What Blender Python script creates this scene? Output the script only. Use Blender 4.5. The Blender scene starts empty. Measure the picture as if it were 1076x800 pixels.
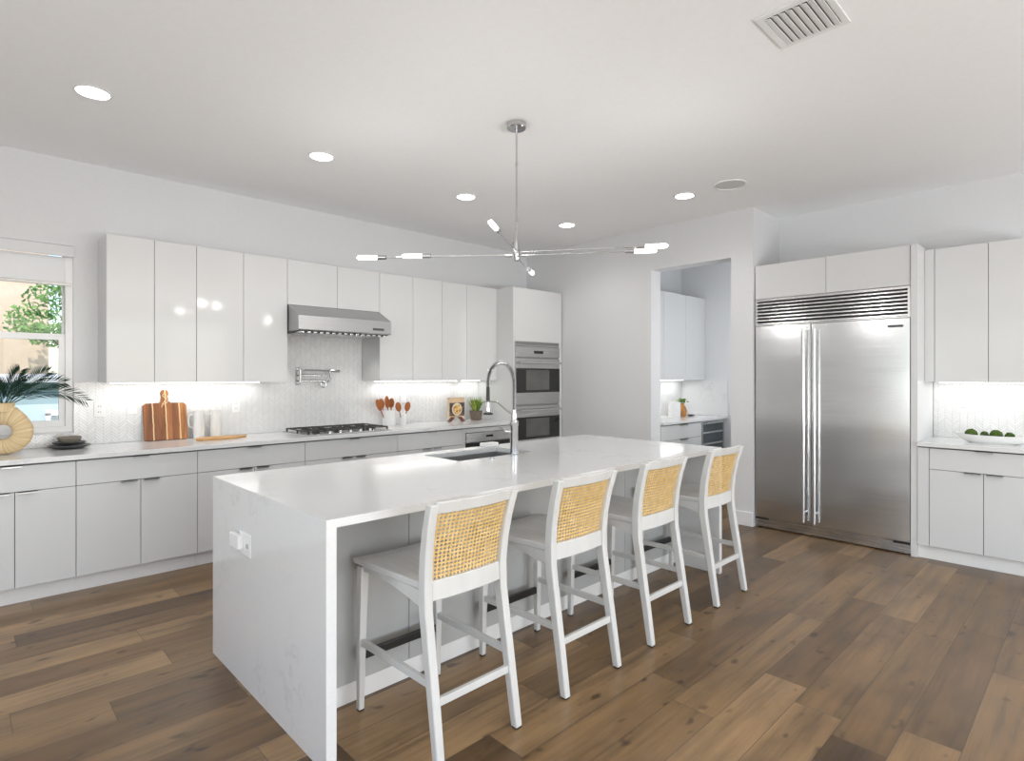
import bpy, bmesh, math, random
from mathutils import Vector, Matrix, noise as mnoise
random.seed(7)
PI = math.pi
SC = bpy.context.scene
COL = SC.collection

# ------------------------------------------------------------------ camera, world, light, exposure
CAM_H = 1.432
YAW = 0.8028                       # looking direction measured from +X towards +Y
cd = bpy.data.cameras.new('camera')
cam = bpy.data.objects.new('camera', cd); COL.objects.link(cam)
cam.location = (0, 0, CAM_H)
cam.rotation_euler = (PI/2, 0, YAW - PI/2)
cd.sensor_width = 36.0
cd.lens = 602.5/1076*36.0
cd.shift_y = -4.6/1076
cd.clip_start = 0.05
SC.camera = cam

SC.view_settings.view_transform = 'Standard'
SC.view_settings.look = 'None'
SC.view_settings.gamma = 1.0
SC.view_settings.use_curve_mapping = False
SC.view_settings.exposure = 0.19
SC.cycles.use_denoising = True
SC.cycles.max_bounces = 8
SC.cycles.diffuse_bounces = 5
SC.cycles.glossy_bounces = 4
SC.cycles.transmission_bounces = 6
SC.cycles.caustics_reflective = False
SC.cycles.caustics_refractive = False
SC.cycles.sample_clamp_indirect = 6.0

world = bpy.data.worlds.new('world'); SC.world = world
world.use_nodes = True
wn = world.node_tree.nodes; wl = world.node_tree.links
bg = wn['Background']
sky = wn.new('ShaderNodeTexSky'); sky.sky_type = 'NISHITA'
sky.sun_disc = False; sky.sun_elevation = math.radians(48); sky.sun_rotation = math.radians(150)
wl.new(sky.outputs[0], bg.inputs[0]); bg.inputs[1].default_value = 0.34

def area_light(name, loc, rot, sx, sy, power, color=(1, 1, 1)):
    d = bpy.data.lights.new(name, 'AREA'); d.shape = 'RECTANGLE'
    d.size = sx; d.size_y = sy; d.energy = power; d.color = color
    o = bpy.data.objects.new(name, d); COL.objects.link(o)
    o.location = loc; o.rotation_euler = rot
    return o
sd = bpy.data.lights.new('sun', 'SUN'); sd.energy = 3.2; sd.angle = 0.02; sd.color = (1, .95, .88)
so = bpy.data.objects.new('sun', sd); COL.objects.link(so)
so.data.energy = 2.2
so.rotation_euler = (math.radians(48), 0, math.radians(-25))

# daylight through the glazed openings behind and left of the camera: sky; the upward-tilted pair is added ceiling fill
area_light('daylight_patio_doors', (1.9, -4.35, 1.35), (PI/2, 0, 0), 5.0, 2.5, 45, (0.955, 0.975, 1.0))
area_light('daylight_side_window', (-2.75, 0.2, 1.5), (0, -PI/2, 0), 1.9, 4.6, 22, (0.955, 0.975, 1.0))
area_light('ceiling_fill_patio', (1.9, -4.6, .55), (PI/2+1.1, 0, 0), 5.0, 1.2, 290, (.955, .975, 1.0))  # added fill lamp aimed up from the doors to even out the ceiling
area_light('ceiling_fill_side', (-3.0, 0.2, .9), (0, -PI/2-1.1, 0), 1.0, 4.6, 74, (.955, .975, 1.0))  # second added fill, tilted up at the side opening to lift the ceiling
area_light('daylight_pantry', (6.45, 2.50, 1.75), (PI/2, 0, 0), .9, 1.6, 10, (0.92, 0.96, 1.0))
CAN_POWER = 2.6
BULB_POWER = 2.4

# ------------------------------------------------------------------ materials
class NT:
    def __init__(s, m):
        s.t = m.node_tree
    def n(s, typ, **kw):
        nd = s.t.nodes.new(typ)
        for k, v in kw.items():
            if k.startswith('_'):
                setattr(nd, k[1:], v)
        return nd
    def link(s, a, b): s.t.links.new(a, b)
    def put(s, sock, v):
        if hasattr(v, 'is_output') or isinstance(v, bpy.types.NodeSocket): s.t.links.new(v, sock)
        else: sock.default_value = v
    def math(s, op, a, b=None, c=None):
        nd = s.n('ShaderNodeMath', _operation=op)
        s.put(nd.inputs[0], a)
        if b is not None: s.put(nd.inputs[1], b)
        if c is not None: s.put(nd.inputs[2], c)
        return nd.outputs[0]
    def comb(s, x, y, z):
        nd = s.n('ShaderNodeCombineXYZ')
        for i, v in enumerate((x, y, z)): s.put(nd.inputs[i], v)
        return nd.outputs[0]
    def pos(s):
        g = s.n('ShaderNodeNewGeometry'); sp = s.n('ShaderNodeSeparateXYZ')
        s.link(g.outputs['Position'], sp.inputs[0]); return g.outputs['Position'], sp.outputs
    def objpos(s):
        g = s.n('ShaderNodeTexCoord'); sp = s.n('ShaderNodeSeparateXYZ')
        s.link(g.outputs['Object'], sp.inputs[0]); return g.outputs['Object'], sp.outputs
    def noise(s, vec, scale, detail=3, rough=.5):
        nd = s.n('ShaderNodeTexNoise'); s.link(vec, nd.inputs['Vector'])
        nd.inputs['Scale'].default_value = scale; nd.inputs['Detail'].default_value = detail
        nd.inputs['Roughness'].default_value = rough; return nd.outputs['Fac']
    def ramp(s, fac, stops):
        nd = s.n('ShaderNodeValToRGB'); s.link(fac, nd.inputs[0])
        e = nd.color_ramp.elements
        while len(e) > 1: e.remove(e[-1])
        e[0].position = stops[0][0]; e[0].color = (*stops[0][1], 1)
        for p, c in stops[1:]:
            x = e.new(p); x.color = (*c, 1)
        return nd.outputs[0]
    def mix(s, fac, a, b, mode='MIX'):
        nd = s.n('ShaderNodeMix', _data_type='RGBA', _blend_type=mode)
        s.put(nd.inputs[0], fac)
        for i, v in ((6, a), (7, b)):
            if isinstance(v, tuple): nd.inputs[i].default_value = (*v, 1)
            else: s.link(v, nd.inputs[i])
        return nd.outputs[2]
    def bump(s, h, strength=.2, dist=.01):
        nd = s.n('ShaderNodeBump'); s.link(h, nd.inputs['Height'])
        nd.inputs['Strength'].default_value = strength; nd.inputs['Distance'].default_value = dist
        return nd.outputs[0]

def mat(name, color=(.8, .8, .8), rough=.5, metal=0.0, spec=.5, **kw):
    m = bpy.data.materials.new(name); m.use_nodes = True
    b = m.node_tree.nodes['Principled BSDF']
    b.inputs['Base Color'].default_value = (*color, 1)
    b.inputs['Roughness'].default_value = rough
    b.inputs['Metallic'].default_value = metal
    b.inputs['Specular IOR Level'].default_value = spec
    for k, v in kw.items(): b.inputs[k].default_value = v
    return m
def B(m): return m.node_tree.nodes['Principled BSDF']

def mottled(name, c1, c2, scale, rough=.6, metal=0, stretch=(1, 1, 1), bump=0, obj=True, **kw):
    """procedural two-tone surface"""
    m = mat(name, c1, rough, metal, **kw); t = NT(m)
    p, s = t.objpos() if obj else t.pos()
    v = t.comb(t.math('MULTIPLY', s[0], stretch[0]), t.math('MULTIPLY', s[1], stretch[1]), t.math('MULTIPLY', s[2], stretch[2]))
    f = t.noise(v, scale, 4)
    c = t.ramp(f, [(.3, c1), (.7, c2)])
    t.link(c, B(m).inputs['Base Color'])
    if bump: t.link(t.bump(f, bump, .004), B(m).inputs['Normal'])
    return m

M = {}
M['wall'] = mottled('wall_paint', (.685, .69, .70), (.705, .71, .718), 60, .75, bump=.03, obj=False)
M['ceiling'] = mottled('ceiling_paint', (.90, .905, .91), (.92, .925, .93), 40, .85, bump=.03, obj=False)
M['trim'] = mottled('white_trim', (.80, .80, .80), (.82, .82, .82), 10, .35)
M['lacquer'] = mottled('white_gloss_lacquer', (.655, .66, .66), (.665, .67, .67), 3, .07, spec=.26)
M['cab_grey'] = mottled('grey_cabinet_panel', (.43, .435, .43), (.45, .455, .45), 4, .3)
M['carcass'] = mottled('cabinet_carcass', (.10, .10, .10), (.12, .12, .12), 6, .5)
M['plinth'] = mottled('white_plinth', (.80, .797, .785), (.82, .815, .80), 6, .3)
M['chrome'] = mottled('polished_chrome', (.56, .56, .565), (.62, .62, .625), 20, .10, 1.0)
M['handle'] = mottled('brushed_nickel', (.36, .35, .34), (.42, .41, .40), 40, .33, 1.0)
M['black'] = mottled('black_plastic', (.012, .012, .012), (.02, .02, .02), 50, .4)
M['glass_black'] = mottled('black_oven_glass', (.018, .018, .017), (.028, .027, .026), 5, .08)
M['glass_window'] = mottled('oven_window', (.10, .10, .095), (.13, .13, .125), 8, .15)
M['iron'] = mottled('cast_iron', (.03, .03, .03), (.055, .052, .05), 60, .5, bump=.2)
M['outlet'] = mottled('white_plastic', (.84, .84, .83), (.86, .86, .85), 10, .3)
M['slot'] = mottled('dark_slot', (.05, .05, .05), (.08, .08, .08), 10, .5)
M['stoolwhite'] = mottled('white_painted_wood', (.60, .60, .585), (.66, .66, .645), 12, .38, stretch=(1, 1, .2), bump=.05)
M['seatgrey'] = mottled('washed_wood_seat', (.60, .595, .585), (.68, .675, .665), 9, .35, stretch=(4, .5, 1), bump=.05)
M['ceramic'] = mottled('white_ceramic', (.80, .80, .79), (.84, .84, .83), 12, .2)
M['stone_dark'] = mottled('dark_stoneware', (.035, .038, .042), (.08, .08, .082), 14, .3)
M['stone_taupe'] = mottled('taupe_stoneware', (.19, .165, .13), (.26, .23, .19), 14, .4)
M['soil'] = mottled('potting_soil', (.03, .02, .012), (.07, .05, .03), 80, .9, bump=.4)
M['pot'] = mottled('brown_grey_pot', (.13, .095, .07), (.20, .155, .12), 25, .6, bump=.15)
M['moss'] = mottled('green_moss', (.018, .045, .006), (.09, .15, .02), 55, .95, bump=.9)
M['grass1'] = mottled('green_blade', (.06, .16, .02), (.16, .30, .04), 25, .5)
M['grass2'] = mottled('yellow_green_blade', (.35, .42, .05), (.55, .55, .12), 25, .5)
M['palm'] = mottled('dark_palm_leaf', (.008, .03, .022), (.03, .07, .045), 20, .4)
M['spoonwood'] = mottled('utensil_wood', (.26, .065, .012), (.46, .14, .028), 16, .45, stretch=(1, 1, .3))
M['amber'] = mottled('amber_glaze', (.40, .16, .03), (.62, .30, .07), 12, .25)
M['rubber'] = mottled('black_rubber', (.015, .015, .015), (.025, .025, .025), 20, .6)
M['blind'] = mottled('white_roller_blind', (.92, .93, .94), (.93, .94, .95), 90, .8)
_b = M['blind'].node_tree; _t = _b.nodes.new('ShaderNodeBsdfTranslucent'); _t.inputs[0].default_value = (.9, .92, .95, 1); _x = _b.nodes.new('ShaderNodeMixShader'); _x.inputs[0].default_value = .2
_b.links.new(_b.nodes['Principled BSDF'].outputs[0], _x.inputs[1]); _b.links.new(_t.outputs[0], _x.inputs[2]); _b.links.new(_x.outputs[0], _b.nodes['Material Output'].inputs[0])
M['peach'] = mottled('peach_stucco', (.72, .54, .38), (.80, .62, .46), 8, .9, obj=False)
M['bluewall'] = mottled('pale_blue_siding', (.36, .52, .58), (.42, .58, .63), 4, .8, obj=False)
M['bark'] = mottled('tree_bark', (.10, .07, .05), (.18, .14, .10), 20, .9, bump=.4)
M['leaf'] = mottled('tree_leaf', (.05, .22, .03), (.30, .48, .12), 3.5, .6, obj=False)
M['lawn'] = mottled('lawn', (.10, .18, .05), (.20, .28, .10), 6, .9, obj=False)
M['darkglass'] = mottled('dark_pane', (.10, .18, .20), (.14, .22, .25), 2, .1)

m = mat('lamp_glow', (1, 1, 1), .5); B(m).inputs['Emission Color'].default_value = (1, .97, .92, 1)
B(m).inputs['Emission Strength'].default_value = 9.0; M['glow'] = m
m = mat('bulb_glow', (1, 1, 1), .3); B(m).inputs['Emission Color'].default_value = (1, .98, .95, 1)
B(m).inputs['Emission Strength'].default_value = 5.0; M['bulb'] = m
m = mat('led_glow', (1, 1, 1), .3); B(m).inputs['Emission Color'].default_value = (1, .98, .96, 1)
B(m).inputs['Emission Strength'].default_value = 3.5; M['led'] = m
m = mat('clear_glass', (1, 1, 1), 0.0, **{'Transmission Weight': 1.0, 'IOR': 1.02}); M['glass'] = m
m = mat('clear_pane', (1, 1, 1), 0.0, **{'Transmission Weight': 1.0, 'IOR': 1.25}); M['pane'] = m

# brushed steel, horizontally grained
def steel(name, c, rough, axis, wave=False):
    m = mat(name, c, rough, 1.0); t = NT(m)
    p, s = t.pos()
    a = [2.0, 2.0, 2.0]; a[2] = 420.0
    if axis == 'z': a = [260.0, 260.0, 2.0]
    v = t.comb(t.math('MULTIPLY', s[0], a[0]), t.math('MULTIPLY', s[1], a[1]), t.math('MULTIPLY', s[2], a[2]))
    f = t.noise(v, 1.0, 2)
    col = t.ramp(f, [(.3, tuple(x*.93 for x in c)), (.7, tuple(min(1, x*1.05) for x in c))])
    t.link(col, B(m).inputs['Base Color'])
    r = t.math('MULTIPLY_ADD', f, .12, rough-.06); t.link(r, B(m).inputs['Roughness'])
    if wave:                         # slight oil-canning of the big door skins
        g = t.noise(t.comb(t.math('MULTIPLY', s[1], .9), 0.0, t.math('MULTIPLY', s[2], 2.6)), 1.0, 1)
        t.link(t.bump(g, .35, .02), B(m).inputs['Normal'])
    return m
M['steel'] = steel('brushed_steel', (.60, .60, .60), .26, 'x')
M['steel_fridge'] = steel('brushed_steel_doors', (.72, .725, .73), .22, 'x', True)
M['steel_dark'] = steel('brushed_steel_sink', (.46, .46, .46), .4, 'x')
M['steel_hood'] = steel('brushed_steel_hood', (.44, .44, .44), .34, 'x')
M['steel_bright'] = steel('brushed_steel_handle', (.72, .72, .72), .2, 'z')

# quartz
def quartz(name, base, vein, k):
    m = mat(name, base, .1); t = NT(m)
    p, s = t.pos()
    n1 = t.noise(p, 3.2, 8, .65)
    d = t.math('ABSOLUTE', t.math('SUBTRACT', n1, .5))
    v = t.math('SUBTRACT', 1.0, t.math('MINIMUM', t.math('MULTIPLY', d, 38.0), 1.0))
    n2 = t.noise(p, 2.1, 3); msk = t.math('MULTIPLY', v, t.math('MAXIMUM', t.math('MULTIPLY', t.math('SUBTRACT', n2, .5), 5.0), 0.0))
    sp = t.noise(p, 160, 2); c0 = t.ramp(sp, [(.35, tuple(x*.97 for x in base)), (.6, base)])
    c = t.mix(t.math('MULTIPLY', t.math('MINIMUM', msk, 1.0), k), c0, vein)
    t.link(c, B(m).inputs['Base Color']); return m
M['quartz'] = quartz('white_quartz', (.74, .745, .745), (.50, .50, .50), .48)

# chevron mosaic
def chevron(name, axis, shade=(.80, .797, .79), grout=(.60, .60, .60)):
    m = mat(name, shade, .16); t = NT(m)
    p, s = t.pos()
    u = s[0] if axis == 'x' else s[1]
    w = .050; h = .0235
    fr = t.math('FRACT', t.math('DIVIDE', u, w*2))
    tri = t.math('MULTIPLY', t.math('ABSOLUTE', t.math('SUBTRACT', fr, .5)), w*2)   # 0..w
    v = t.math('FRACT', t.math('DIVIDE', t.math('ADD', s[2], tri), h))
    e1 = t.math('LESS_THAN', t.math('MINIMUM', v, t.math('SUBTRACT', 1.0, v)), .085)
    cf = t.math('FRACT', t.math('DIVIDE', u, w)); e2 = t.math('LESS_THAN', t.math('MINIMUM', cf, t.math('SUBTRACT', 1.0, cf)), .025)
    e = t.math('MAXIMUM', e1, e2)
    rowid = t.math('FLOOR', t.math('DIVIDE', t.math('ADD', s[2], tri), h)); colid = t.math('FLOOR', t.math('DIVIDE', u, w))
    wn_ = t.n('ShaderNodeTexWhiteNoise', _noise_dimensions='2D'); t.link(t.comb(rowid, colid, 0.0), wn_.inputs['Vector'])
    tile = t.ramp(wn_.outputs['Value'], [(0, tuple(x*.93 for x in shade)), (1, tuple(min(1, x*1.03) for x in shade))])
    t.link(t.mix(e, tile, grout), B(m).inputs['Base Color'])
    t.link(t.bump(t.math('SUBTRACT', 1.0, e), .5, .002), B(m).inputs['Normal'])
    return m
M['tile_x'] = chevron('chevron_tile_back', 'x'); M['tile_y'] = chevron('chevron_tile_side', 'y')

# oak plank floor
def floor_mat():
    m = mat('brown_oak_planks', (.16, .1, .07), .3, spec=.55); t = NT(m)
    p, s = t.pos()
    w, L = .19, 1.35
    yr = t.math('DIVIDE', s[1], w); row = t.math('FLOOR', yr); fy = t.math('FRACT', yr)
    w1 = t.n('ShaderNodeTexWhiteNoise', _noise_dimensions='1D'); t.link(row, w1.inputs['W'])
    u = t.math('ADD', t.math('DIVIDE', s[0], L), t.math('MULTIPLY', w1.outputs['Value'], 9.0))
    col = t.math('FLOOR', u); fx = t.math('FRACT', u)
    w2 = t.n('ShaderNodeTexWhiteNoise', _noise_dimensions='2D'); t.link(t.comb(row, col, 0.0), w2.inputs['Vector'])
    pid = w2.outputs['Value']
    base = t.ramp(pid, [(0, (.105, .058, .022)), (.35, (.185, .108, .045)), (.7, (.222, .135, .060)), (1, (.320, .200, .096))])
    off = t.math('MULTIPLY', pid, 37.0)
    gv = t.comb(t.math('ADD', t.math('MULTIPLY', s[0], 1.3), off), t.math('MULTIPLY', s[1], 22.0), off)
    g = t.noise(gv, 1.0, 6, .62)
    bv = t.comb(t.math('ADD', t.math('MULTIPLY', s[0], 2.2), off), t.math('MULTIPLY', s[1], 5.0), off)
    b2 = t.noise(bv, 1.0, 3, .5)
    gcol = t.ramp(g, [(.28, (.52, .52, .52)), (.5, (.95, .95, .95)), (.75, (1.25, 1.25, 1.25))])
    bcol = t.ramp(b2, [(.28, (.62, .60, .58)), (.5, (1, 1, 1)), (.75, (1.22, 1.2, 1.18))])
    kv = t.comb(t.math('ADD', t.math('MULTIPLY', s[0], 6.0), off), t.math('MULTIPLY', s[1], 11.0), off)
    k = t.noise(kv, 1.35, 1, .5); kk = t.ramp(k, [(.68, (1, 1, 1)), (.78, (.38, .35, .33))])
    c = t.mix(1.0, base, gcol, 'MULTIPLY'); c = t.mix(1.0, c, bcol, 'MULTIPLY'); c = t.mix(1.0, c, kk, 'MULTIPLY')
    ey = t.math('LESS_THAN', t.math('MINIMUM', fy, t.math('SUBTRACT', 1.0, fy)), .009)
    ex = t.math('LESS_THAN', t.math('MINIMUM', fx, t.math('SUBTRACT', 1.0, fx)), .0012)
    e = t.math('MAXIMUM', ex, ey)
    c = t.mix(t.math('MULTIPLY', e, .6), c, (.03, .02, .014))
    t.link(c, B(m).inputs['Base Color'])
    t.link(t.math('MULTIPLY_ADD', g, .16, .24), B(m).inputs['Roughness'])
    hgt = t.math('SUBTRACT', t.math('MULTIPLY', g, .3), e)
    t.link(t.bump(hgt, .25, .003), B(m).inputs['Normal'])
    return m
M['floor'] = floor_mat()

# striped acacia cutting board: object x across the stripes
def board_mat():
    m = mat('striped_acacia', (.4, .15, .05), .38); t = NT(m)
    p, s = t.objpos()
    g = t.noise(t.comb(t.math('MULTIPLY', s[0], 40.0), t.math('MULTIPLY', s[1], 40.0), t.math('MULTIPLY', s[2], 5.0)), 1.0, 5)
    band = t.math('FLOOR', t.math('MULTIPLY', s[0], 22.0))
    wn_ = t.n('ShaderNodeTexWhiteNoise', _noise_dimensions='1D'); t.link(band, wn_.inputs['W'])
    c = t.ramp(wn_.outputs['Value'], [(0, (.20, .065, .018)), (.5, (.36, .13, .035)), (1, (.52, .22, .06))])
    c = t.mix(1.0, c, t.ramp(g, [(.3, (.65, .6, .55)), (.6, (1.1, 1.1, 1.1))]), 'MULTIPLY')
    wob = t.math('MULTIPLY', t.math('SUBTRACT', t.noise(t.comb(0.0, 0.0, t.math('MULTIPLY', s[2], 12.0)), 1.0, 1), .5), .012)
    x = t.math('ADD', s[0], wob)
    tot = None
    for x0 in (-.088, .004, .102):
        e = t.math('LESS_THAN', t.math('ABSOLUTE', t.math('SUBTRACT', x, x0)), .0042)
        tot = e if tot is None else t.math('MAXIMUM', tot, e)
    c = t.mix(tot, c, (.80, .58, .30)); t.link(c, B(m).inputs['Base Color']); return m
M['board'] = board_mat()
def radial_vase_mat():
    m = mat('carved_sand_vase', (.62, .48, .30), .8); t = NT(m)
    p, s = t.objpos()
    ang = t.math('ARCTAN2', t.math('SUBTRACT', s[2], .135), s[0])
    f = t.noise(t.comb(t.math('MULTIPLY', ang, 9.0), 0.0, 0.0), 1.0, 3, .6)
    wv = t.math('SINE', t.math('MULTIPLY', ang, 46.0))
    c = t.ramp(f, [(.3, (.50, .34, .16)), (.5, (.66, .50, .29)), (.7, (.78, .65, .44))])
    t.link(c, B(m).inputs['Base Color']); t.link(t.bump(wv, .25, .004), B(m).inputs['Normal']); return m
M['vase'] = radial_vase_mat()
M['cane'] = mottled('woven_cane', (.62, .40, .14), (.80, .56, .24), 30, .55, stretch=(1, 1, 1))
M['easelwood'] = mottled('light_wood', (.62, .42, .24), (.74, .54, .34), 20, .5, stretch=(.3, 1, 1))

# ------------------------------------------------------------------ mesh helpers
class MB:
    def __init__(s): s.v = []; s.f = []
    def add(s, vs, fs):
        o = len(s.v); s.v += [tuple(v) for v in vs]; s.f += [tuple(i+o for i in f) for f in fs]; return s
    def box(s, x0, y0, z0, x1, y1, z1):
        x0, x1 = min(x0, x1), max(x0, x1); y0, y1 = min(y0, y1), max(y0, y1); z0, z1 = min(z0, z1), max(z0, z1)
        return s.add([(x0, y0, z0), (x1, y0, z0), (x1, y1, z0), (x0, y1, z0), (x0, y0, z1), (x1, y0, z1), (x1, y1, z1), (x0, y1, z1)],
                     [(3, 2, 1, 0), (4, 5, 6, 7), (0, 1, 5, 4), (1, 2, 6, 5), (2, 3, 7, 6), (3, 0, 4, 7)])
    def prism(s, poly, a0, a1, axis='y'):
        """poly: list of 2-D points; extruded along axis. axis y: (x,z); axis x: (y,z); axis z: (x,y)"""
        n = len(poly)
        def P(p, a): return {'y': (p[0], a, p[1]), 'x': (a, p[0], p[1]), 'z': (p[0], p[1], a)}[axis]
        vs = [P(p, a0) for p in poly] + [P(p, a1) for p in poly]
        fs = [tuple(range(n)), tuple(range(2*n-1, n-1, -1))] + [(i, (i+1) % n + 0, (i+1) % n + n, i+n) for i in range(n)]
        return s.add(vs, fs)
    def lathe(s, prof, n=32, c=(0, 0, 0), cap=True):
        vs = []; fs = []
        for r, z in prof:
            for i in range(n):
                a = 2*PI*i/n; vs.append((c[0]+r*math.cos(a), c[1]+r*math.sin(a), c[2]+z))
        for k in range(len(prof)-1):
            for i in range(n):
                j = (i+1) % n; fs.append((k*n+i, k*n+j, (k+1)*n+j, (k+1)*n+i))
        if cap:
            fs.append(tuple(range(n-1, -1, -1))); fs.append(tuple((len(prof)-1)*n+i for i in range(n)))
        return s.add(vs, fs)
    def tube(s, pts, r, n=10, sect=None, up=None, caps=True):
        """sweep a circle (or a sect polygon scaled by r) along pts; r number or list"""
        pts = [Vector(p) for p in pts]; m = len(pts)
        rr = r if isinstance(r, (list, tuple)) else [r]*m
        T = []
        for i in range(m):
            a = pts[max(0, i-1)]; b = pts[min(m-1, i+1)]; T.append((b-a).normalized())
        ref = Vector(up) if up else (Vector((0, 0, 1)) if abs(T[0].z) < .9 else Vector((1, 0, 0)))
        N = (ref - T[0]*ref.dot(T[0])).normalized()
        vs = []; fs = []
        for i in range(m):
            if i: 
                N = (ref if up else N); N = (N - T[i]*N.dot(T[i])).normalized()
            Bn = T[i].cross(N)
            if sect:
                for (a, b) in sect: vs.append(pts[i] + N*(a*rr[i]) + Bn*(b*rr[i]))
            else:
                for k in range(n):
                    t = 2*PI*k/n; vs.append(pts[i] + N*(math.cos(t)*rr[i]) + Bn*(math.sin(t)*rr[i]))
        n = len(sect) if sect else n
        for i in range(m-1):
            for k in range(n):
                j = (k+1) % n; fs.append((i*n+k, i*n+j, (i+1)*n+j, (i+1)*n+k))
        if caps:
            fs.append(tuple(range(n-1, -1, -1))); fs.append(tuple((m-1)*n+k for k in range(n)))
        return s.add(vs, fs)
    def ring(s, c, R, r, axis='z', n=24, k=8, sx=1.0, sz=1.0):
        vs = []; fs = []
        for i in range(n):
            a = 2*PI*i/n
            for j in range(k):
                b = 2*PI*j/k; q = R + r*math.cos(b); h = r*math.sin(b)
                p = (q*math.cos(a)*sx, q*math.sin(a)*sz)
                if axis == 'z': vs.append((c[0]+p[0], c[1]+p[1], c[2]+h))
                elif axis == 'y': vs.append((c[0]+p[0], c[1]+h, c[2]+p[1]))
                else: vs.append((c[0]+h, c[1]+p[0], c[2]+p[1]))
        for i in range(n):
            for j in range(k):
                fs.append((i*k+j, ((i+1) % n)*k+j, ((i+1) % n)*k+(j+1) % k, i*k+(j+1) % k))
        return s.add(vs, fs)
    def ball(s, c, r, n=16, m=10, f=None):
        vs = [(c[0], c[1], c[2]-r)]; fs = []
        for i in range(1, m):
            a = -PI/2 + PI*i/m
            for j in range(n):
                b = 2*PI*j/n; vs.append((c[0]+r*math.cos(a)*math.cos(b), c[1]+r*math.cos(a)*math.sin(b), c[2]+r*math.sin(a)))
        vs.append((c[0], c[1], c[2]+r)); top = len(vs)-1
        for j in range(n): fs.append((0, 1+(j+1) % n, 1+j)); fs.append((top, 1+(m-2)*n+j, 1+(m-2)*n+(j+1) % n))
        for i in range(m-2):
            for j in range(n):
                fs.append((1+i*n+j, 1+i*n+(j+1) % n, 1+(i+1)*n+(j+1) % n, 1+(i+1)*n+j))
        if f: vs = [f(Vector(v)) for v in vs]
        return s.add(vs, fs)

def root_loc(o):
    v = Vector((0, 0, 0))
    while o is not None:
        v += o.location; o = o.parent
    return v
def obj(name, mb, material, parent=None, bevel=0, smooth=False, local=False, origin=None, label=None, sub=0, kind=None):
    """link mb as ONE mesh object; mb in world coordinates unless local"""
    off = Vector((0, 0, 0))
    if parent is not None and not local: off = root_loc(parent)
    if origin is not None: off = Vector(origin)
    me = bpy.data.meshes.new(name)
    me.from_pydata([tuple(Vector(v)-off) for v in mb.v], [], mb.f)
    bm = bmesh.new(); bm.from_mesh(me); bmesh.ops.recalc_face_normals(bm, faces=bm.faces); bm.to_mesh(me); bm.free()
    mats = material if isinstance(material, list) else [material]
    for m_ in mats: me.materials.append(m_)
    o = bpy.data.objects.new(name, me); COL.objects.link(o)
    if parent is not None: o.parent = parent
    if origin is not None: o.location = origin
    if smooth: 
        for p in me.polygons: p.use_smooth = True
    if bevel:
        b = o.modifiers.new('bevel', 'BEVEL'); b.width = bevel; b.segments = 2; b.limit_method = 'ANGLE'; b.angle_limit = math.radians(40)
    if sub:
        b = o.modifiers.new('sub', 'SUBSURF'); b.levels = sub; b.render_levels = sub
    if smooth and not sub:
        me.set_sharp_from_angle(angle=math.radians(38))
    if label: o['label'] = label
    if kind: o['kind'] = kind
    return o
def thing(name, label, cat, loc=(0, 0, 0), group=None, rotz=0):
    o = bpy.data.objects.new(name, None); COL.objects.link(o)
    o.empty_display_size = .1; o.location = loc; o.rotation_euler = (0, 0, rotz)
    tag(o, label, cat, group); return o
def tag(o, label, cat, group=None, kind=None):
    o['label'] = label; o['category'] = cat
    if group: o['group'] = group
    if kind: o['kind'] = kind
    return o
def struct(name, mb, m, parent=None, **kw):
    o = obj(name, mb, m, parent, **kw); o['kind'] = 'structure'; return o
def dup(root, loc=None, rotz=None, label=None, group=None):
    r = root.copy(); COL.objects.link(r)
    if loc is not None: r.location = loc
    if rotz is not None: r.rotation_euler = (0, 0, rotz)
    if label: r['label'] = label
    if group: r['group'] = group
    for ch in list(root.children):
        c = ch.copy(); COL.objects.link(c); c.parent = r
        for g in list(ch.children):
            d = g.copy(); COL.objects.link(d); d.parent = c
    return r
def bx(*a): return MB().box(*a)

# ------------------------------------------------------------------ dimensions (metres)
YW = 5.345          # back wall face
XR = 6.05           # right wall face
XD = 5.43           # wall with the doorway
ZC = 3.04           # ceiling
CT = .914           # worktop height
ZB, ZT = 1.385, 2.462
YU = YW - .35       # face of upper doors on the back wall
YB = YW - .63       # face of base doors
E_ = .0015

# ------------------------------------------------------------------ structure
struct('floor', bx(-2.7, -4.3, -.1, 7.3, YW+.15, 0), M['floor'])
struct('ceiling', bx(-2.7, -4.3, ZC, 7.3, YW+.15, ZC+.1), M['ceiling'])
# back wall with window opening
WX0, WX1, WZ0, WZ1 = -.36, .617, 1.02, 2.40
mb = MB()
mb.box(-2.7, YW, 0, WX0, YW+.15, ZC); mb.box(WX1, YW, 0, 5.6, YW+.15, ZC)
mb.box(WX0, YW, 0, WX1, YW+.15, WZ0); mb.box(WX0, YW, WZ1, WX1, YW+.15, ZC)
struct('wall_back', mb, M['wall'])
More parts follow.
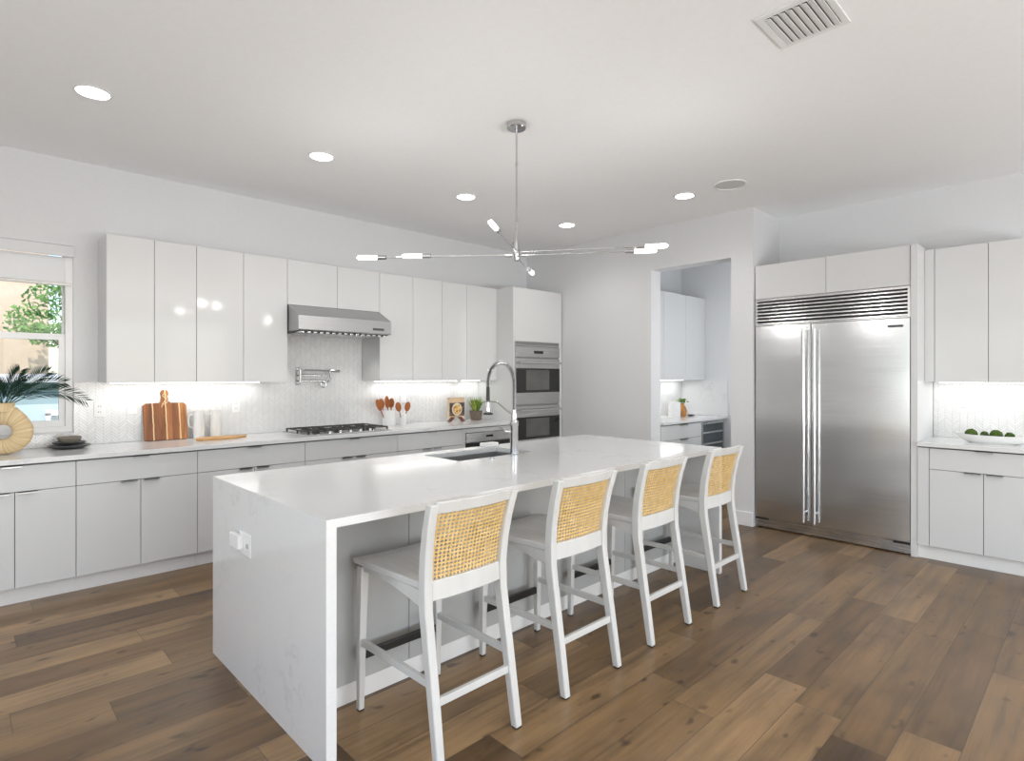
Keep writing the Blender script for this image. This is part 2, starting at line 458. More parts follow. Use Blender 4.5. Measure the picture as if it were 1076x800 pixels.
# doorway wall
DY0, DY1, DZ = 2.544, 3.443, 2.59
YN = 2.325
mb = MB()
mb.box(XD, DY1, 0, XD+.19, YW, ZC); mb.box(XD, YN, 0, XD+.19, DY0, ZC); mb.box(XD, DY0, DZ, XD+.19, DY1, ZC)
struct('wall_doorway', mb, M['wall'])
struct('wall_niche', bx(XD+.19, YN, 0, 7.17, YN+.12, ZC), M['wall'])
struct('wall_right', bx(XR, -4.3, 0, XR+.15, YN, ZC), M['wall'])
struct('wall_pantry_back', bx(XD+.19, 4.06, 0, 7.17, 4.2, ZC), M['wall'])
struct('wall_pantry_end', bx(7.17, YN, 0, 7.3, 4.2, ZC), M['wall'])
mb = MB(); mb.box(-2.7, -4.3, 0, -.7, -4.2, ZC); mb.box(4.5, -4.3, 0, XR, -4.2, ZC); mb.box(-.7, -4.3, 2.6, 4.5, -4.2, ZC); mb.box(-.7, -4.3, 0, 4.5, -4.2, .05)
for x in (.6, 1.9, 3.2): mb.box(x-.04, -4.28, .05, x+.04, -4.22, 2.6)
struct('wall_front', mb, M['wall'])
mb = MB(); mb.box(-2.7, -4.2, 0, -2.6, -2.1, ZC); mb.box(-2.7, 2.5, 0, -2.6, YW, ZC); mb.box(-2.7, -2.1, 0, -2.6, 2.5, .6); mb.box(-2.7, -2.1, 2.45, -2.6, 2.5, ZC)
struct('wall_left', mb, M['wall'])
# baseboards
mb = MB(); mb.box(XD-.016, YN, 0, XD-E_, DY0-.002, .135); struct('baseboard_doorway_right', mb, M['trim'], bevel=.004)
mb = MB(); mb.box(XD-.016, DY1+.002, 0, XD-E_, YB-.03, .135); struct('baseboard_doorway_left', mb, M['trim'], bevel=.004)
mb = MB(); mb.box(7.154, YN+.122, 0, 7.17-E_, 3.40, .135); struct('baseboard_pantry', mb, M['trim'], bevel=.004)
# chevron backsplash panels
mb = MB(); mb.box(-1.0, YW-.010, CT+E_, WX0-.002, YW-E_, ZB); mb.box(WX0-.002, YW-.010, CT+E_, WX1+.002, YW-E_, WZ0-.012)
mb.box(WX1+.002, YW-.010, CT+E_, 2.083, YW-E_, ZB-E_); mb.box(2.083, YW-.010, CT+E_, 3.0, YW-E_, 2.06); mb.box(3.0, YW-.010, CT+E_, 4.572, YW-E_, ZB-E_)
struct('wall_backsplash', mb, M['tile_x'])
struct('wall_backsplash_right', bx(XR-.010, .28, CT+E_, XR-E_, 1.028, ZB-E_), M['tile_y'])
mb = MB(); mb.box(XD+.192, 4.05, CT+E_, 7.158, 4.06-E_, ZB-E_); struct('wall_backsplash_pantry', mb, M['tile_x'])
struct('trim_pantry_splash', bx(7.155, 3.40, CT+E_, 7.17-E_, 4.048, ZB-E_), M['quartz'])

# window: frame, sashes, blind
WIN = thing('window_1', 'white double-hung window with raised roller blind at left end of kitchen', 'window', (WX0, YW, WZ0))
del WIN['category']; WIN['kind'] = 'structure'
yf0, yf1 = YW+.035, YW+.12
mb = MB()
mb.box(WX0, YW+.02, WZ0, WX0+.045, yf1, WZ1); mb.box(WX1-.045, YW+.02, WZ0, WX1, yf1, WZ1)
mb.box(WX0+.045, YW+.02, WZ0, WX1-.045, yf1, WZ0+.04); mb.box(WX0+.045, YW+.02, WZ1-.05, WX1-.045, yf1, WZ1)
obj('window_frame', mb, M['trim'], WIN)
a, b = WX0+.0455, WX1-.0455
mb = MB()      # upper sash (outer)
mb.box(a, YW+.085, 1.745, a+.03, YW+.115, WZ1-.051); mb.box(b-.012, YW+.085, 1.745, b, YW+.115, WZ1-.051); mb.box(a, YW+.085, 1.71, b, YW+.115, 1.745)
obj('upper_sash', mb, M['trim'], WIN)
obj('window_pane', bx(a+.0305, YW+.098, 1.7455, b-.0125, YW+.102, WZ1-.052), M['pane'], WIN)
mb = MB()      # lower sash
mb.box(a, YW+.045, WZ0+.085, a+.04, YW+.08, 1.70); mb.box(b-.035, YW+.045, WZ0+.085, b, YW+.08, 1.70)
mb.box(a, YW+.045, WZ0+.0405, b, YW+.08, WZ0+.085); mb.box(a, YW+.045, 1.70, b, YW+.08, 1.745)
obj('lower_sash', mb, M['trim'], WIN)
obj('window_pane', bx(a+.0405, YW+.060, WZ0+.0855, b-.0355, YW+.064, 1.6995), M['pane'], WIN)
mb = MB(); mb.box(.06, YW+.038, WZ0+.086, .16, YW+.048, WZ0+.098); obj('sash_lift', mb, M['trim'], WIN)
mb = MB(); mb.box(WX0-.01, YW-.02, WZ1-.085, WX1+.004, YW+.0, WZ1-.005); obj('valance', mb, M['wall'], WIN, bevel=.003)
BL = thing('roller_blind', 'white roller blind pulled partly down behind valance of left window', 'blind', (0, YW+.03, 2.115))
obj('blind_cloth', bx(WX0+.01, YW+.022, 2.125, WX1-.012, YW+.026, WZ1-.085), M['blind'], BL)
obj('bottom_bar', bx(WX0+.01, YW+.018, 2.10, WX1-.012, YW+.030, 2.125), M['handle'], BL, bevel=.002)

# ------------------------------------------------------------------ outdoors
struct('ground_outside', bx(-8, YW+.16, -.3, 9, 16, -.1), M['lawn'])
H = thing('neighbouring_house', 'peach stucco house wall seen through the left window', 'house', (0, 10.5, -.1))
mb = MB(); mb.box(-5, 10.5, -.1, .93, 14, 4.2); obj('wall', mb, M['peach'], H)
mb = MB(); mb.prism([(10.2, 4.2), (14.3, 4.2), (12.2, 5.6)], -5.3, 1.2, 'x'); obj('roof', mb, M['stone_taupe'], H)
S = thing('garden_shed', 'pale blue low garden building with white framed window outside', 'shed', (.7, 8.6, -.1))
obj('wall', bx(-.6, 8.6, -.1, 1.7, 9.35, 1.36), M['bluewall'], S)
mb = MB(); mb.prism([(8.45, 1.36), (9.45, 1.36), (9.45, 1.46), (8.45, 1.42)], -.7, 1.8, 'x'); obj('roof', mb, M['trim'], S)
w = obj('window_frame', MB().box(.73, 8.56, .70, 1.1, 8.599, .76).box(.73, 8.56, .76, .78, 8.599, 1.0).box(.73, 8.56, .97, 1.1, 8.599, 1.03).box(1.05, 8.56, .76, 1.1, 8.599, 1.0), M['trim'], S)
obj('pane', bx(.78, 8.58, .76, 1.05, 8.598, .97), M['darkglass'], w)
TR = thing('garden_tree', 'bright green leafy tree behind the upper window pane', 'tree', (1.45, 9.9, -.1))
mb = MB(); mb.tube([(1.45, 9.95, -.1), (1.42, 9.9, 1.2), (1.15, 9.9, 2.2)], [.09, .07, .04], 8); mb.tube([(1.36, 9.9, 1.5), (.75, 9.8, 2.1)], [.04, .02], 6); mb.tube([(1.30, 9.9, 1.7), (1.1, 9.95, 2.5)], [.04, .02], 6)
obj('trunk', mb, M['bark'], TR, smooth=True)
mb = MB(); rnd = random.Random(3)
blobs = [(.62, 9.85, 2.15, .22), (.85, 9.9, 2.45, .26), (1.1, 9.9, 2.2, .25), (.75, 9.8, 2.0, .15), (1.05, 9.8, 2.65, .2), (.98, 9.9, 1.98, .2)]
for i in range(1500):
    b_ = rnd.choice(blobs); u = Vector((rnd.gauss(0, 1), rnd.gauss(0, 1), rnd.gauss(0, 1))).normalized()*b_[3]*rnd.random()**.4
    c = Vector(b_[:3])+u; L = rnd.uniform(.025, .05); d = Vector((rnd.gauss(0, 1), rnd.gauss(0, 1), rnd.gauss(0, 1))).normalized(); e = d.orthogonal().normalized()*L*.45
    mb.add([c-d*L, c+e, c+d*L, c-e], [(0, 1, 2, 3)])
obj('foliage', mb, M['leaf'], TR)

# ------------------------------------------------------------------ cabinets
GAP = .0018
def pull_y(x0, x1, y, z, parent):   # edge pull on a front facing -Y
    mb = MB(); mb.box(x0, y-.016, z-.0025, x1, y+.004, z+.0015); mb.box(x0, y-.016, z-.011, x1, y-.0135, z+.0015)
    return obj('handle', mb, M['handle'], parent)
def pull_x(y0, y1, x, z, parent):
    mb = MB(); mb.box(x-.016, y0, z-.0025, x+.004, y1, z+.0015); mb.box(x-.016, y0, z-.011, x-.0135, y1, z+.0015)
    return obj('handle', mb, M['handle'], parent)
def front_y(name, x0, x1, z0, z1, y, parent, th=.019, m='lacquer'):
    return obj(name, bx(x0+GAP, y, z0+GAP, x1-GAP, y+th, z1-GAP), M[m], parent, bevel=.0012)
def front_x(name, y0, y1, z0, z1, x, parent, th=.019, m='lacquer'):
    return obj(name, bx(x, y0+GAP, z0+GAP, x+th, y1-GAP, z1-GAP), M[m], parent, bevel=.0012)

ZD = .708           # drawer / door split
CB = .882           # underside of worktop
def base_unit(x0, x1, split, label, drawer_handle=None, doors=True):
    t = thing('base_cabinet', label, 'cabinet', ((x0+x1)/2, YW-.32, 0), 'white base cabinets on the back wall')
    obj('body', bx(x0+.0005, YB+.021, .105, x1-.0005, YW-.012, CB-.002), M['carcass'], t)
    obj('plinth', bx(x0+.0005, YB+.055, 0.0005, x1-.0005, YB+.075, .104), M['plinth'], t)
    d = front_y('drawer', x0, x1, ZD, CB-.010, YB, t)
    c = (x0+x1)/2 if drawer_handle is None else drawer_handle
    pull_y(c-.05, c+.05, YB, CB-.010, d)
    if split is None: cuts = [x0, x1]
    else: cuts = [x0, split, x1]
    for i in range(len(cuts)-1):
        a, b = cuts[i], cuts[i+1]
        dd = front_y('door', a, b, .108, ZD, YB, t)
        if i == 0 and len(cuts) == 3: pull_y(b-.118, b-.022, YB, ZD-.002, dd)
        else: pull_y(a+.016, a+.110, YB, ZD-.002, dd)
    return t
base_unit(-.66, -.053, -.36, 'white gloss base cabinet at the far left under the window, mostly outside view')
base_unit(-.053, .559, .253, 'white gloss base cabinet below the round vase, drawer over two doors', .24)
base_unit(.559, 1.286, .924, 'white gloss base cabinet below the striped cutting board, drawer over two doors')
base_unit(1.286, 2.114, 1.70, 'white gloss base cabinet below the two white pitchers, left of the cooktop')
base_unit(2.114, 3.031, 2.57, 'white gloss base cabinet directly below the gas cooktop')
base_unit(3.031, 3.835, 3.433, 'white gloss base cabinet between cooktop and small built-in oven')
# housing of the microwave drawer
t = thing('base_cabinet', 'white base cabinet housing the small built-in oven beside the tall oven tower', 'cabinet', (4.2, YW-.32, 0), 'white base cabinets on the back wall')
mb = MB(); mb.box(3.8355, YB+.021, .105, 3.855, YW-.012, CB-.002); mb.box(4.545, YB+.021, .105, 4.5725, YW-.012, CB-.002); mb.box(3.855, YW-.03, .105, 4.545, YW-.012, CB-.002); mb.box(3.855, YB+.03, .105, 4.545, YW-.03, .38); mb.box(3.855, YB+.03, .84, 4.545, YW-.03, CB-.002)
obj('body', mb, M['carcass'], t)
obj('plinth', bx(3.8355, YB+.055, .0005, 4.5725, YB+.075, .104), M['plinth'], t)
mb = MB(); mb.box(3.837, YB, .828, 4.5715, YB+.019, CB-.010); mb.box(3.837, YB, .38, 3.868, YB+.019, .828); mb.box(4.53, YB, .38, 4.5715, YB+.019, .828)
obj('filler_panel', mb, M['lacquer'], t)
d = front_y('drawer', 3.835, 4.5725, .108, .378, YB, t); pull_y(4.15, 4.25, YB, .376, d)
o = thing('built_in_oven', 'small stainless and black built-in oven under the back worktop', 'oven', (4.2, YB+.02, .39))
obj('body', bx(3.872, YB+.02, .39, 4.526, YW-.05, .822), M['steel_dark'], o)
mb = MB(); mb.box(3.872, YB-.012, .725, 4.526, YB+.0195, .822); obj('control_panel', mb, M['steel'], o, bevel=.002)
obj('display', bx(4.15, YB-.0145, .768, 4.25, YB-.0125, .79), M['glass_black'], o)
obj('door', bx(3.872, YB-.010, .392, 4.526, YB+.0195, .718), M['glass_black'], o, bevel=.002)

# worktop of the back run with cooktop
mb = MB(); mb.box(-.66, YW-.655, CB, 4.572, YW-.0115, CT)
wt = obj('worktop', mb, M['quartz'], bevel=.002); tag(wt, 'long white quartz worktop along the back wall', 'worktop')

# upper cabinets
def upper_unit(x0, x1, split, z0, z1, label, group='white wall cabinets on the back wall'):
    t = thing('wall_cabinet', label, 'cabinet', ((x0+x1)/2, YW-.17, z0), group)
    left = 1 if abs(x0-.784) < .01 else 0
    body = MB(); body.box(x0+.0005, YU+.021, z0+.0005, x1-.0005, YW-.0015, z1)
    obj('body', body, M['lacquer'], t)
    cuts = [x0, x1] if split is None else [x0, split, x1]
    for a, b in zip(cuts, cuts[1:]): front_y('door', a, b, z0-.004, z1, YU, t)
    return t
upper_unit(.766, 1.067, None, ZB, ZT, 'leftmost narrow white gloss wall cabinet, next to the window')
upper_unit(1.067, 1.712, 1.356, ZB, ZT, 'white gloss two-door wall cabinet above the striped cutting board and pitchers')
upper_unit(1.712, 2.081, None, ZB, ZT, 'white gloss single-door wall cabinet touching left side of range hood')
upper_unit(2.081, 3.003, 2.552, 2.067, ZT, 'short white gloss two-door wall cabinet over the range hood')
upper_unit(3.003, 3.77, 3.396, ZB, ZT, 'white gloss two-door wall cabinet touching right side of range hood')
upper_unit(3.77, 4.536, 4.117, ZB, ZT, 'white gloss two-door wall cabinet above the cookbook and potted grass')
o = obj('filler_panel', bx(4.5365, YU+.003, ZB, 4.5725, YU+.02, ZT), M['lacquer']); tag(o, 'narrow white filler strip between wall cabinets and oven tower', 'panel')
# under-cabinet led strips
def led(name_label, x0, x1, y, z, power, alongx=True):
    t = thing('led_light_strip', name_label, 'light', ((x0+x1)/2, y, z-.001) if alongx else (y, (x0+x1)/2, z-.001), 'under-cabinet light strips')
    if alongx: m_ = bx(x0, y-.012, z-.010, x1, y+.012, z-.005)
    else: m_ = bx(y-.012, x0, z-.010, y+.012, x1, z-.005)
    k = bx(x0, y-.014, z-.005, x1, y+.014, z-.001) if alongx else bx(y-.014, x0, z-.005, y+.014, x1, z-.001)
    obj('channel', k, M['handle'], t); obj('diffuser', m_, M['led'], t)
    loc = ((x0+x1)/2, y, z-.014) if alongx else (y, (x0+x1)/2, z-.014)
    l = area_light('led_strip_light', loc, (0, 0, 0 if alongx else PI/2), x1-x0, .02, power, (1, .985, .96)); 
    l.parent = t; l.matrix_parent_inverse = Matrix.Translation(-Vector(t.location))
led('glowing light strip under the wall cabinets left of the hood', .83, 1.93, YW-.10, ZB, 1.15)
led('glowing light strip under the wall cabinets right of the hood', 3.10, 4.16, YW-.10, ZB, 1.1)
led('short glowing light strip beside the oven tower', 4.25, 4.52, YW-.10, ZB, .35)
led('glowing light strip under the wall cabinets beside the refrigerator', .33, .97, XR-.10, ZB, .8, False)

# oven tower
t = thing('oven_tower_cabinet', 'tall white gloss cabinet surrounding the double oven at end of back wall', 'cabinet', (4.98, YW-.3, 0))
X0, X1 = 4.574, 5.412
mb = MB(); mb.box(X0, YB, .1, X0+.02, YW-.0015, ZT); mb.box(X1-.02, YB+.02, .1, X1, YW-.0015, ZT); mb.box(X0+.02, YW-.03, .1, X1-.02, YW-.0015, ZT)
mb.box(X0+.02, YB+.02, ZT-.02, X1-.02, YW-.03, ZT); mb.box(X0+.02, YB+.02, 1.835, X1-.02, YW-.03, 1.85); mb.box(X0+.02, YB+.02, .62, X1-.02, YW-.03, .64)
obj('body', mb, M['lacquer'], t, bevel=.001)
obj('plinth', bx(X0+.001, YB+.055, .0005, X1, YB+.075, .099), M['plinth'], t)
front_y('door', X0+.02, X1, 1.837, ZT, YB, t)
d = front_y('drawer', X0+.02, X1, .108, .37, YB, t); pull_y(4.93, 5.03, YB, .368, d)
d = front_y('drawer', X0+.02, X1, .37, .63, YB, t); pull_y(4.93, 5.03, YB, .628, d)
mb = MB(); mb.box(5.362, YB, .632, X1, YB+.019, 1.835); mb.box(X0+.021, YB, .632, X0+.025, YB+.019, 1.835); obj('filler_panel', mb, M['lacquer'], t)
OX0, OX1 = 4.601, 5.360
o = thing('double_wall_oven', 'stainless steel double wall oven with black glass doors in the tall cabinet', 'oven', (4.98, YB+.02, .645))
obj('body', bx(OX0, YB+.021, .645, OX1, YW-.05, 1.832), M['steel_dark'], o)
mb = MB(); mb.box(OX0, YB-.004, 1.785, OX1, YB+.0205, 1.800)
for i in range(3): mb.box(OX0, YB-.004, 1.805+i*.009, OX1, YB+.018, 1.809+i*.009)
obj('vent_trim', mb, M['steel'], o)
yp = YB-.012
c = obj('control_panel', bx(OX0, yp, 1.655, OX1, YB+.0205, 1.778), M['steel'], o, bevel=.002)
obj('display', bx(4.905, yp-.002, 1.698, 5.06, yp-.0002, 1.732), M['glass_black'], c)
def oven_door(z0, z1, g0, g1, hz):
    d = obj('oven_door', bx(OX0, yp, z0, OX1, YB+.0205, z1), M['steel'], o, bevel=.002)
    obj('black_glass', bx(OX0+.002, yp-.003, g0, OX1-.002, yp-.0004, g1), M['glass_black'], d)
    obj('viewing_window', bx(OX0+.17, yp-.0045, g0+.03, OX1-.19, yp-.0032, g1-.02), M['glass_window'], d)
    mb = MB(); mb.tube([(OX0+.03, yp-.055, hz), (OX1-.03, yp-.055, hz)], .011, 12)
    for x in (OX0+.07, OX1-.07): mb.tube([(x, yp-.0005, hz), (x, yp-.055, hz)], .007, 8)
    obj('handle', mb, M['steel_bright'], d, smooth=True)
oven_door(1.10, 1.640, 1.238, 1.524, 1.590)
oven_door(.648, 1.083, .690, .952, 1.035)

# ------------------------------------------------------------------ range hood
t = thing('range_hood', 'stainless steel range hood with slanted front above the cooktop', 'hood', (2.54, YW-.3, 1.80))
x0, x1 = 2.086, 2.999
yb = YW-.0125; yh = YU-.215
prof = [(yb, 2.062), (YU-.002, 2.062), (yh, 1.955), (yh, 1.835), (yh+.012, 1.828), (yb, 1.828)]
obj('canopy', MB().prism(prof, x0, x1, 'x'), M['steel_hood'], t, bevel=.002)
mb = MB(); n = 15
for i in range(n):
    xx = x0+.05+(x1-x0-.1)*i/(n-1)
    mb.box(xx-.016, yh+.03, 1.808, xx+.016, YW-.06, 1.8275)
obj('baffle_filter', mb, M['steel_bright'], t, bevel=.003)
obj('filter_tray', bx(x0+.02, yh+.022, 1.822, x1-.02, YW-.04, 1.8278), M['black'], t)
obj('maker_plate', bx(2.80, yh-.0025, 1.862, 2.92, yh-.0003, 1.884), M['slot'], t)
for xx in (2.3, 2.8):
    l = bpy.data.lights.new('hood_lamp', 'SPOT'); l.energy = 3.0; l.spot_size = math.radians(95); l.spot_blend = .6; l.shadow_soft_size = .03; l.color = (1, .97, .92)
    lo = bpy.data.objects.new('hood_lamp', l); COL.objects.link(lo); lo.location = (xx, YW-.30, 1.80)
    lo.parent = t; lo.matrix_parent_inverse = Matrix.Translation(-Vector(t.location))

# pot filler
t = thing('pot_filler_tap', 'folding chrome pot filler on tiled wall above the cooktop', 'tap', (2.33, YW-.012, 1.43))
y0 = YW-.0115
mb = MB()
mb.box(2.295, y0-.014, 1.352, 2.342, y0, 1.515)
obj('wall_plate', mb, M['chrome'], t, bevel=.005)
mb = MB()
mb.tube([(2.318, y0-.014, 1.49), (2.318, y0-.06, 1.49)], .013, 12); mb.tube([(2.318, y0-.06, 1.495), (2.318, y0-.06, 1.375)], .012, 12)
obj('valve_body', mb, M['chrome'], t, smooth=True)
mb = MB(); mb.tube([(2.318, y0-.065, 1.49), (2.66, y0-.085, 1.482)], .0085, 10); mb.tube([(2.60, y0-.085, 1.484), (2.70, y0-.087, 1.481)], .013, 12); obj('upper_arm', mb, M['chrome'], t, smooth=True)
mb = MB(); mb.tube([(2.318, y0-.065, 1.44), (2.55, y0-.10, 1.435)], .0085, 10); mb.tube([(2.60, y0-.095, 1.48), (2.60, y0-.105, 1.40), (2.56, y0-.11, 1.37)], .011, 10); obj('lower_arm', mb, M['chrome'], t, smooth=True)
mb = MB(); mb.tube([(2.318, y0-.065, 1.385), (2.52, y0-.11, 1.385), (2.545, y0-.115, 1.37), (2.55, y0-.115, 1.335)], .008, 10); mb.ring((2.52, y0-.118, 1.345), .022, .005, 'y'); obj('spout', mb, M['chrome'], t, smooth=True)

# ------------------------------------------------------------------ gas cooktop
t = thing('gas_cooktop', 'stainless gas cooktop with black cast iron grates on the back worktop', 'cooktop', (2.56, YW-.33, CT))
cx0, cx1, cy0, cy1 = 2.15, 2.99, YW-.58, YW-.075
obj('tray', bx(cx0, cy0, CT+.0005, cx1, cy1, CT+.010), M['steel'], t, bevel=.003)
w = (cx1-cx0-.04)/3
for i in range(3):
    a = cx0+.02+i*w+.004; b = a+w-.008; z = CT+.040
    mb = MB()
    mb.box(a, cy0+.02, z-.009, b, cy0+.032, z); mb.box(a, cy1-.032, z-.009, b, cy1-.02, z)
    mb.box(a, cy0+.02, z-.009, a+.011, cy1-.02, z); mb.box(b-.011, cy0+.02, z-.009, b, cy1-.02, z)
    mb.box(a, (cy0+cy1)/2-.006, z-.009, b, (cy0+cy1)/2+.006, z)
    mb.box((a+b)/2-.006, cy0+.02, z-.009, (a+b)/2+.006, cy1-.02, z)
    for q in (.25, .75):
        mb.box(a, cy0+(cy1-cy0)*q-.004, z-.007, b, cy0+(cy1-cy0)*q+.004, z+.003)
    for px_ in (a, b-.013):
        for py_ in (cy0+.02, cy1-.033, (cy0+cy1)/2-.006): mb.box(px_, py_, CT+.0105, px_+.013, py_+.013, z-.008)
    obj('grate', mb, M['iron'], t)
for (x, y, r) in ((2.30, YW-.2, .04), (2.30, YW-.44, .035), (2.57, YW-.32, .055), (2.84, YW-.2, .035), (2.84, YW-.44, .04)):
    obj('burner', MB().lathe([(r, 0), (r, .010), (r*.75, .014), (r*.7, .02), (.001, .021)], 20, (x, y, CT+.0105)), M['iron'], t, smooth=True)
for i in range(5):
    obj('knob', MB().lathe([(.017, 0), (.016, .018), (.014, .022), (.001, .023)], 16, (2.37+i*.1, cy0+.012+.0, CT+.0105)), M['chrome'], t, smooth=True)

# ------------------------------------------------------------------ wall sockets
def socket_y(x, z, label, w=.072, h=.118, y=YW-.0105, switch=False, cat='socket'):
    t = thing('wall_socket' if not switch else 'light_switch', label, cat, (x, y, z), 'white sockets and switches on the splashbacks')
    obj('cover_plate', bx(x-w/2, y-.006, z-h/2, x+w/2, y-.0003, z+h/2), M['outlet'], t, bevel=.002)
    if switch: obj('rocker', bx(x-.016, y-.010, z-.033, x+.016, y-.0062, z+.033), M['outlet'], t, bevel=.002)
    else:
        for dz in (-.022, .022): obj('socket_slot', MB().box(x-.008, y-.0072, z+dz-.006, x-.0055, y-.0062, z+dz+.006).box(x+.0055, y-.0072, z+dz-.006, x+.008, y-.0062, z+dz+.006), M['slot'], t)
socket_y(.775, 1.18, 'white double socket on tile between the window and the cutting board')
socket_y(.985, 1.19, 'white rocker switch on tile just left of the cutting board', switch=True, cat='switch')
socket_y(1.762, 1.17, 'white socket on tile between the white pitchers and the cooktop')
socket_y(3.50, 1.20, 'white rocker switch on tile above the wooden utensils', switch=True, cat='switch')
t = thing('wall_socket', 'white socket on tile above the green moss bowl', 'socket', (XR-.0105, .83, 1.19), 'white sockets and switches on the splashbacks')
x = XR-.0105
obj('cover_plate', bx(x-.006, .794, 1.131, x-.0003, .866, 1.249), M['outlet'], t, bevel=.002)
for dz in (-.022, .022): obj('socket_slot', MB().box(x-.0072, .8215, 1.19+dz-.006, x-.0062, .824, 1.19+dz+.006).box(x-.0072, .836, 1.19+dz-.006, x-.0062, .8385, 1.19+dz+.006), M['slot'], t)

# ------------------------------------------------------------------ refrigerator wall
FX = 5.455; FY0, FY1 = 1.079, 2.318; FS = 1.822
t = thing('refrigerator', 'large built-in stainless steel side-by-side refrigerator with louvred grille', 'refrigerator', (5.75, 1.7, 0))
obj('body', bx(FX+.032, FY0+.002, .012, XR-.005, FY1-.002, 2.154), M['steel_dark'], t)
def fdoor(y0, y1):
    d = obj('door', bx(FX, y0, .102, FX+.03, y1, 1.900), M['steel_fridge'], t, bevel=.003)
    return d
dl = fdoor(FS+.003, FY1-.003); dr = fdoor(FY0+.003, FS-.003)
def fhandle(y, par):
    mb = MB(); mb.tube([(FX-.055, y, .13), (FX-.055, y, 1.85)], .0125, 14)
    for z in (.22, 1.0, 1.76): mb.tube([(FX-.001, y, z), (FX-.055, y, z)], .008, 8)
    obj('handle', mb, M['steel_bright'], par, smooth=True)
fhandle(FS+.045, dl); fhandle(FS-.045, dr)
obj('maker_plate', bx(FX-.0025, FY0+.05, 1.828, FX-.0003, FY0+.155, 1.846), M['slot'], dr)
g = obj('grille', MB().box(FX, FY0+.002, 2.135, FX+.03, FY1-.002, 2.154).box(FX, FY0+.002, 1.904, FX+.03, FY1-.002, 1.914).box(FX, FY0+.002, 1.914, FX+.03, FY0+.02, 2.135).box(FX, FY1-.02, 1.914, FX+.03, FY1-.002, 2.135), M['steel'], t)
obj('grille_backing', bx(FX+.027, FY0+.021, 1.9145, FX+.0305, FY1-.021, 2.1345), M['black'], g)
for i in range(7):
    z = 1.918+i*.0315
    obj('louvre', MB().prism([(FX+.001, z), (FX+.004, z-.002), (FX+.025, z+.012), (FX+.025, z+.015), (FX+.004, z+.013), (FX+.001, z+.011)], FY0+.0205, FY1-.0205, 'y'), M['steel_bright'], g)
mb = MB(); mb.box(FX+.012, FY0+.004, .012, FX+.031, FY1-.004, .098)
obj('toe_grille', mb, M['steel'], t)
mb = MB()
for y in (FY0+.03, FY1-.03-.03): mb.box(FX+.004, y, 0.0005, FX+.05, y+.03, .0118)
for y in (FY0+.004, FY1-.12): mb.box(FX+.004, y, .082, FX+.0118, y+.116, .099)
obj('foot', mb, M['black'], t)

t = thing('wall_cabinet', 'white gloss two-door cabinet directly above the refrigerator grille', 'cabinet', (5.75, 1.7, 2.16), 'white wall cabinets on the refrigerator wall')
obj('body', bx(FX+.021, FY0, 2.158, XR-.0015, FY1, 2.478), M['lacquer'], t)
front_x('door', 1.700, FY1, 2.158, 2.478, FX, t); front_x('door', FY0, 1.700, 2.158, 2.478, FX, t)
o = obj('refrigerator_end_panel', bx(FX-.008, 1.032, 0, XR-.0015, 1.077, 2.480), M['lacquer'], bevel=.001); tag(o, 'tall white side panel to the right of the refrigerator', 'panel')
# right wall uppers
XU = XR-.35
t = thing('wall_cabinet', 'white gloss two-door wall cabinet above the moss bowl at right edge', 'cabinet', (XR-.17, .63, ZB), 'white wall cabinets on the refrigerator wall')
obj('body', bx(XU+.021, .283, ZB+.0005, XR-.0015, 1.031, ZT), M['lacquer'], t)
front_x('door', .627, .965, ZB-.004, ZT, XU, t); front_x('door', .283, .627, ZB-.004, ZT, XU, t)
obj('filler_panel', bx(XU+.003, .967, ZB, XU+.0205, 1.030, ZT), M['lacquer'], t)
XB = XR-.61
t = thing('base_cabinet', 'white gloss base cabinet under the moss bowl, right of the refrigerator', 'cabinet', (XR-.3, .63, 0))
obj('body', bx(XB+.021, .283, .105, XR-.012, 1.031, CB-.002), M['carcass'], t)
obj('plinth', bx(XB+.035, .283, .0005, XB+.055, 1.031, .104), M['plinth'], t)
obj('filler_panel', bx(XB+.001, .958, .108, XB+.0205, 1.030, CB-.010), M['lacquer'], t)
d = front_x('drawer', .283, .956, ZD, CB-.010, XB, t); pull_x(.57, .67, XB, CB-.010, d)
d = front_x('door', .626, .956, .108, ZD, XB, t); pull_x(.642, .738, XB, ZD-.002, d)
d = front_x('door', .283, .626, .108, ZD, XB, t); pull_x(.515, .610, XB, ZD-.002, d)
o = obj('worktop', bx(XB-.022, .27, CB, XR-.0115, 1.031, CT), M['quartz'], bevel=.002); tag(o, 'short white quartz worktop right of the refrigerator', 'worktop')

# moss bowl
t = thing('serving_bowl', 'long white boat-shaped bowl on the right worktop', 'bowl', (5.73, .60, CT))
def boat(sx, sy, h, inner):
    vs = []; fs = []; n = 36; rows = 7
    for k in range(rows):
        q = k/(rows-1); 
        for i in range(n):
            a = 2*PI*i/n; e = .58+.42*q**.8
            vs.append((sx*e*math.cos(a), sy*e*math.sin(a), h*q*(1+.28*abs(math.sin(a))**4*q)))
    return vs, n, rows
mb = MB(); vo, n, rows = boat(.085, .25, .062, 0); vi, _, _ = boat(.078, .243, .062, 1)
vi = [(x*.97, y*.98, max(z, .006)+.0005) for x, y, z in vi]
vs = vo+vi; N_ = len(vo); fs = []
for k in range(rows-1):
    for i in range(n):
        j = (i+1) % n; fs.append((k*n+i, k*n+j, (k+1)*n+j, (k+1)*n+i)); fs.append((N_+k*n+j, N_+k*n+i, N_+(k+1)*n+i, N_+(k+1)*n+j))
for i in range(n):
    j = (i+1) % n; fs.append(((rows-1)*n+i, (rows-1)*n+j, N_+(rows-1)*n+j, N_+(rows-1)*n+i))
fs.append(tuple(range(n))); fs.append(tuple(N_+i for i in range(n)))
mb.add(vs, fs); obj('bowl_shell', mb, M['ceramic'], t, smooth=True, local=True)
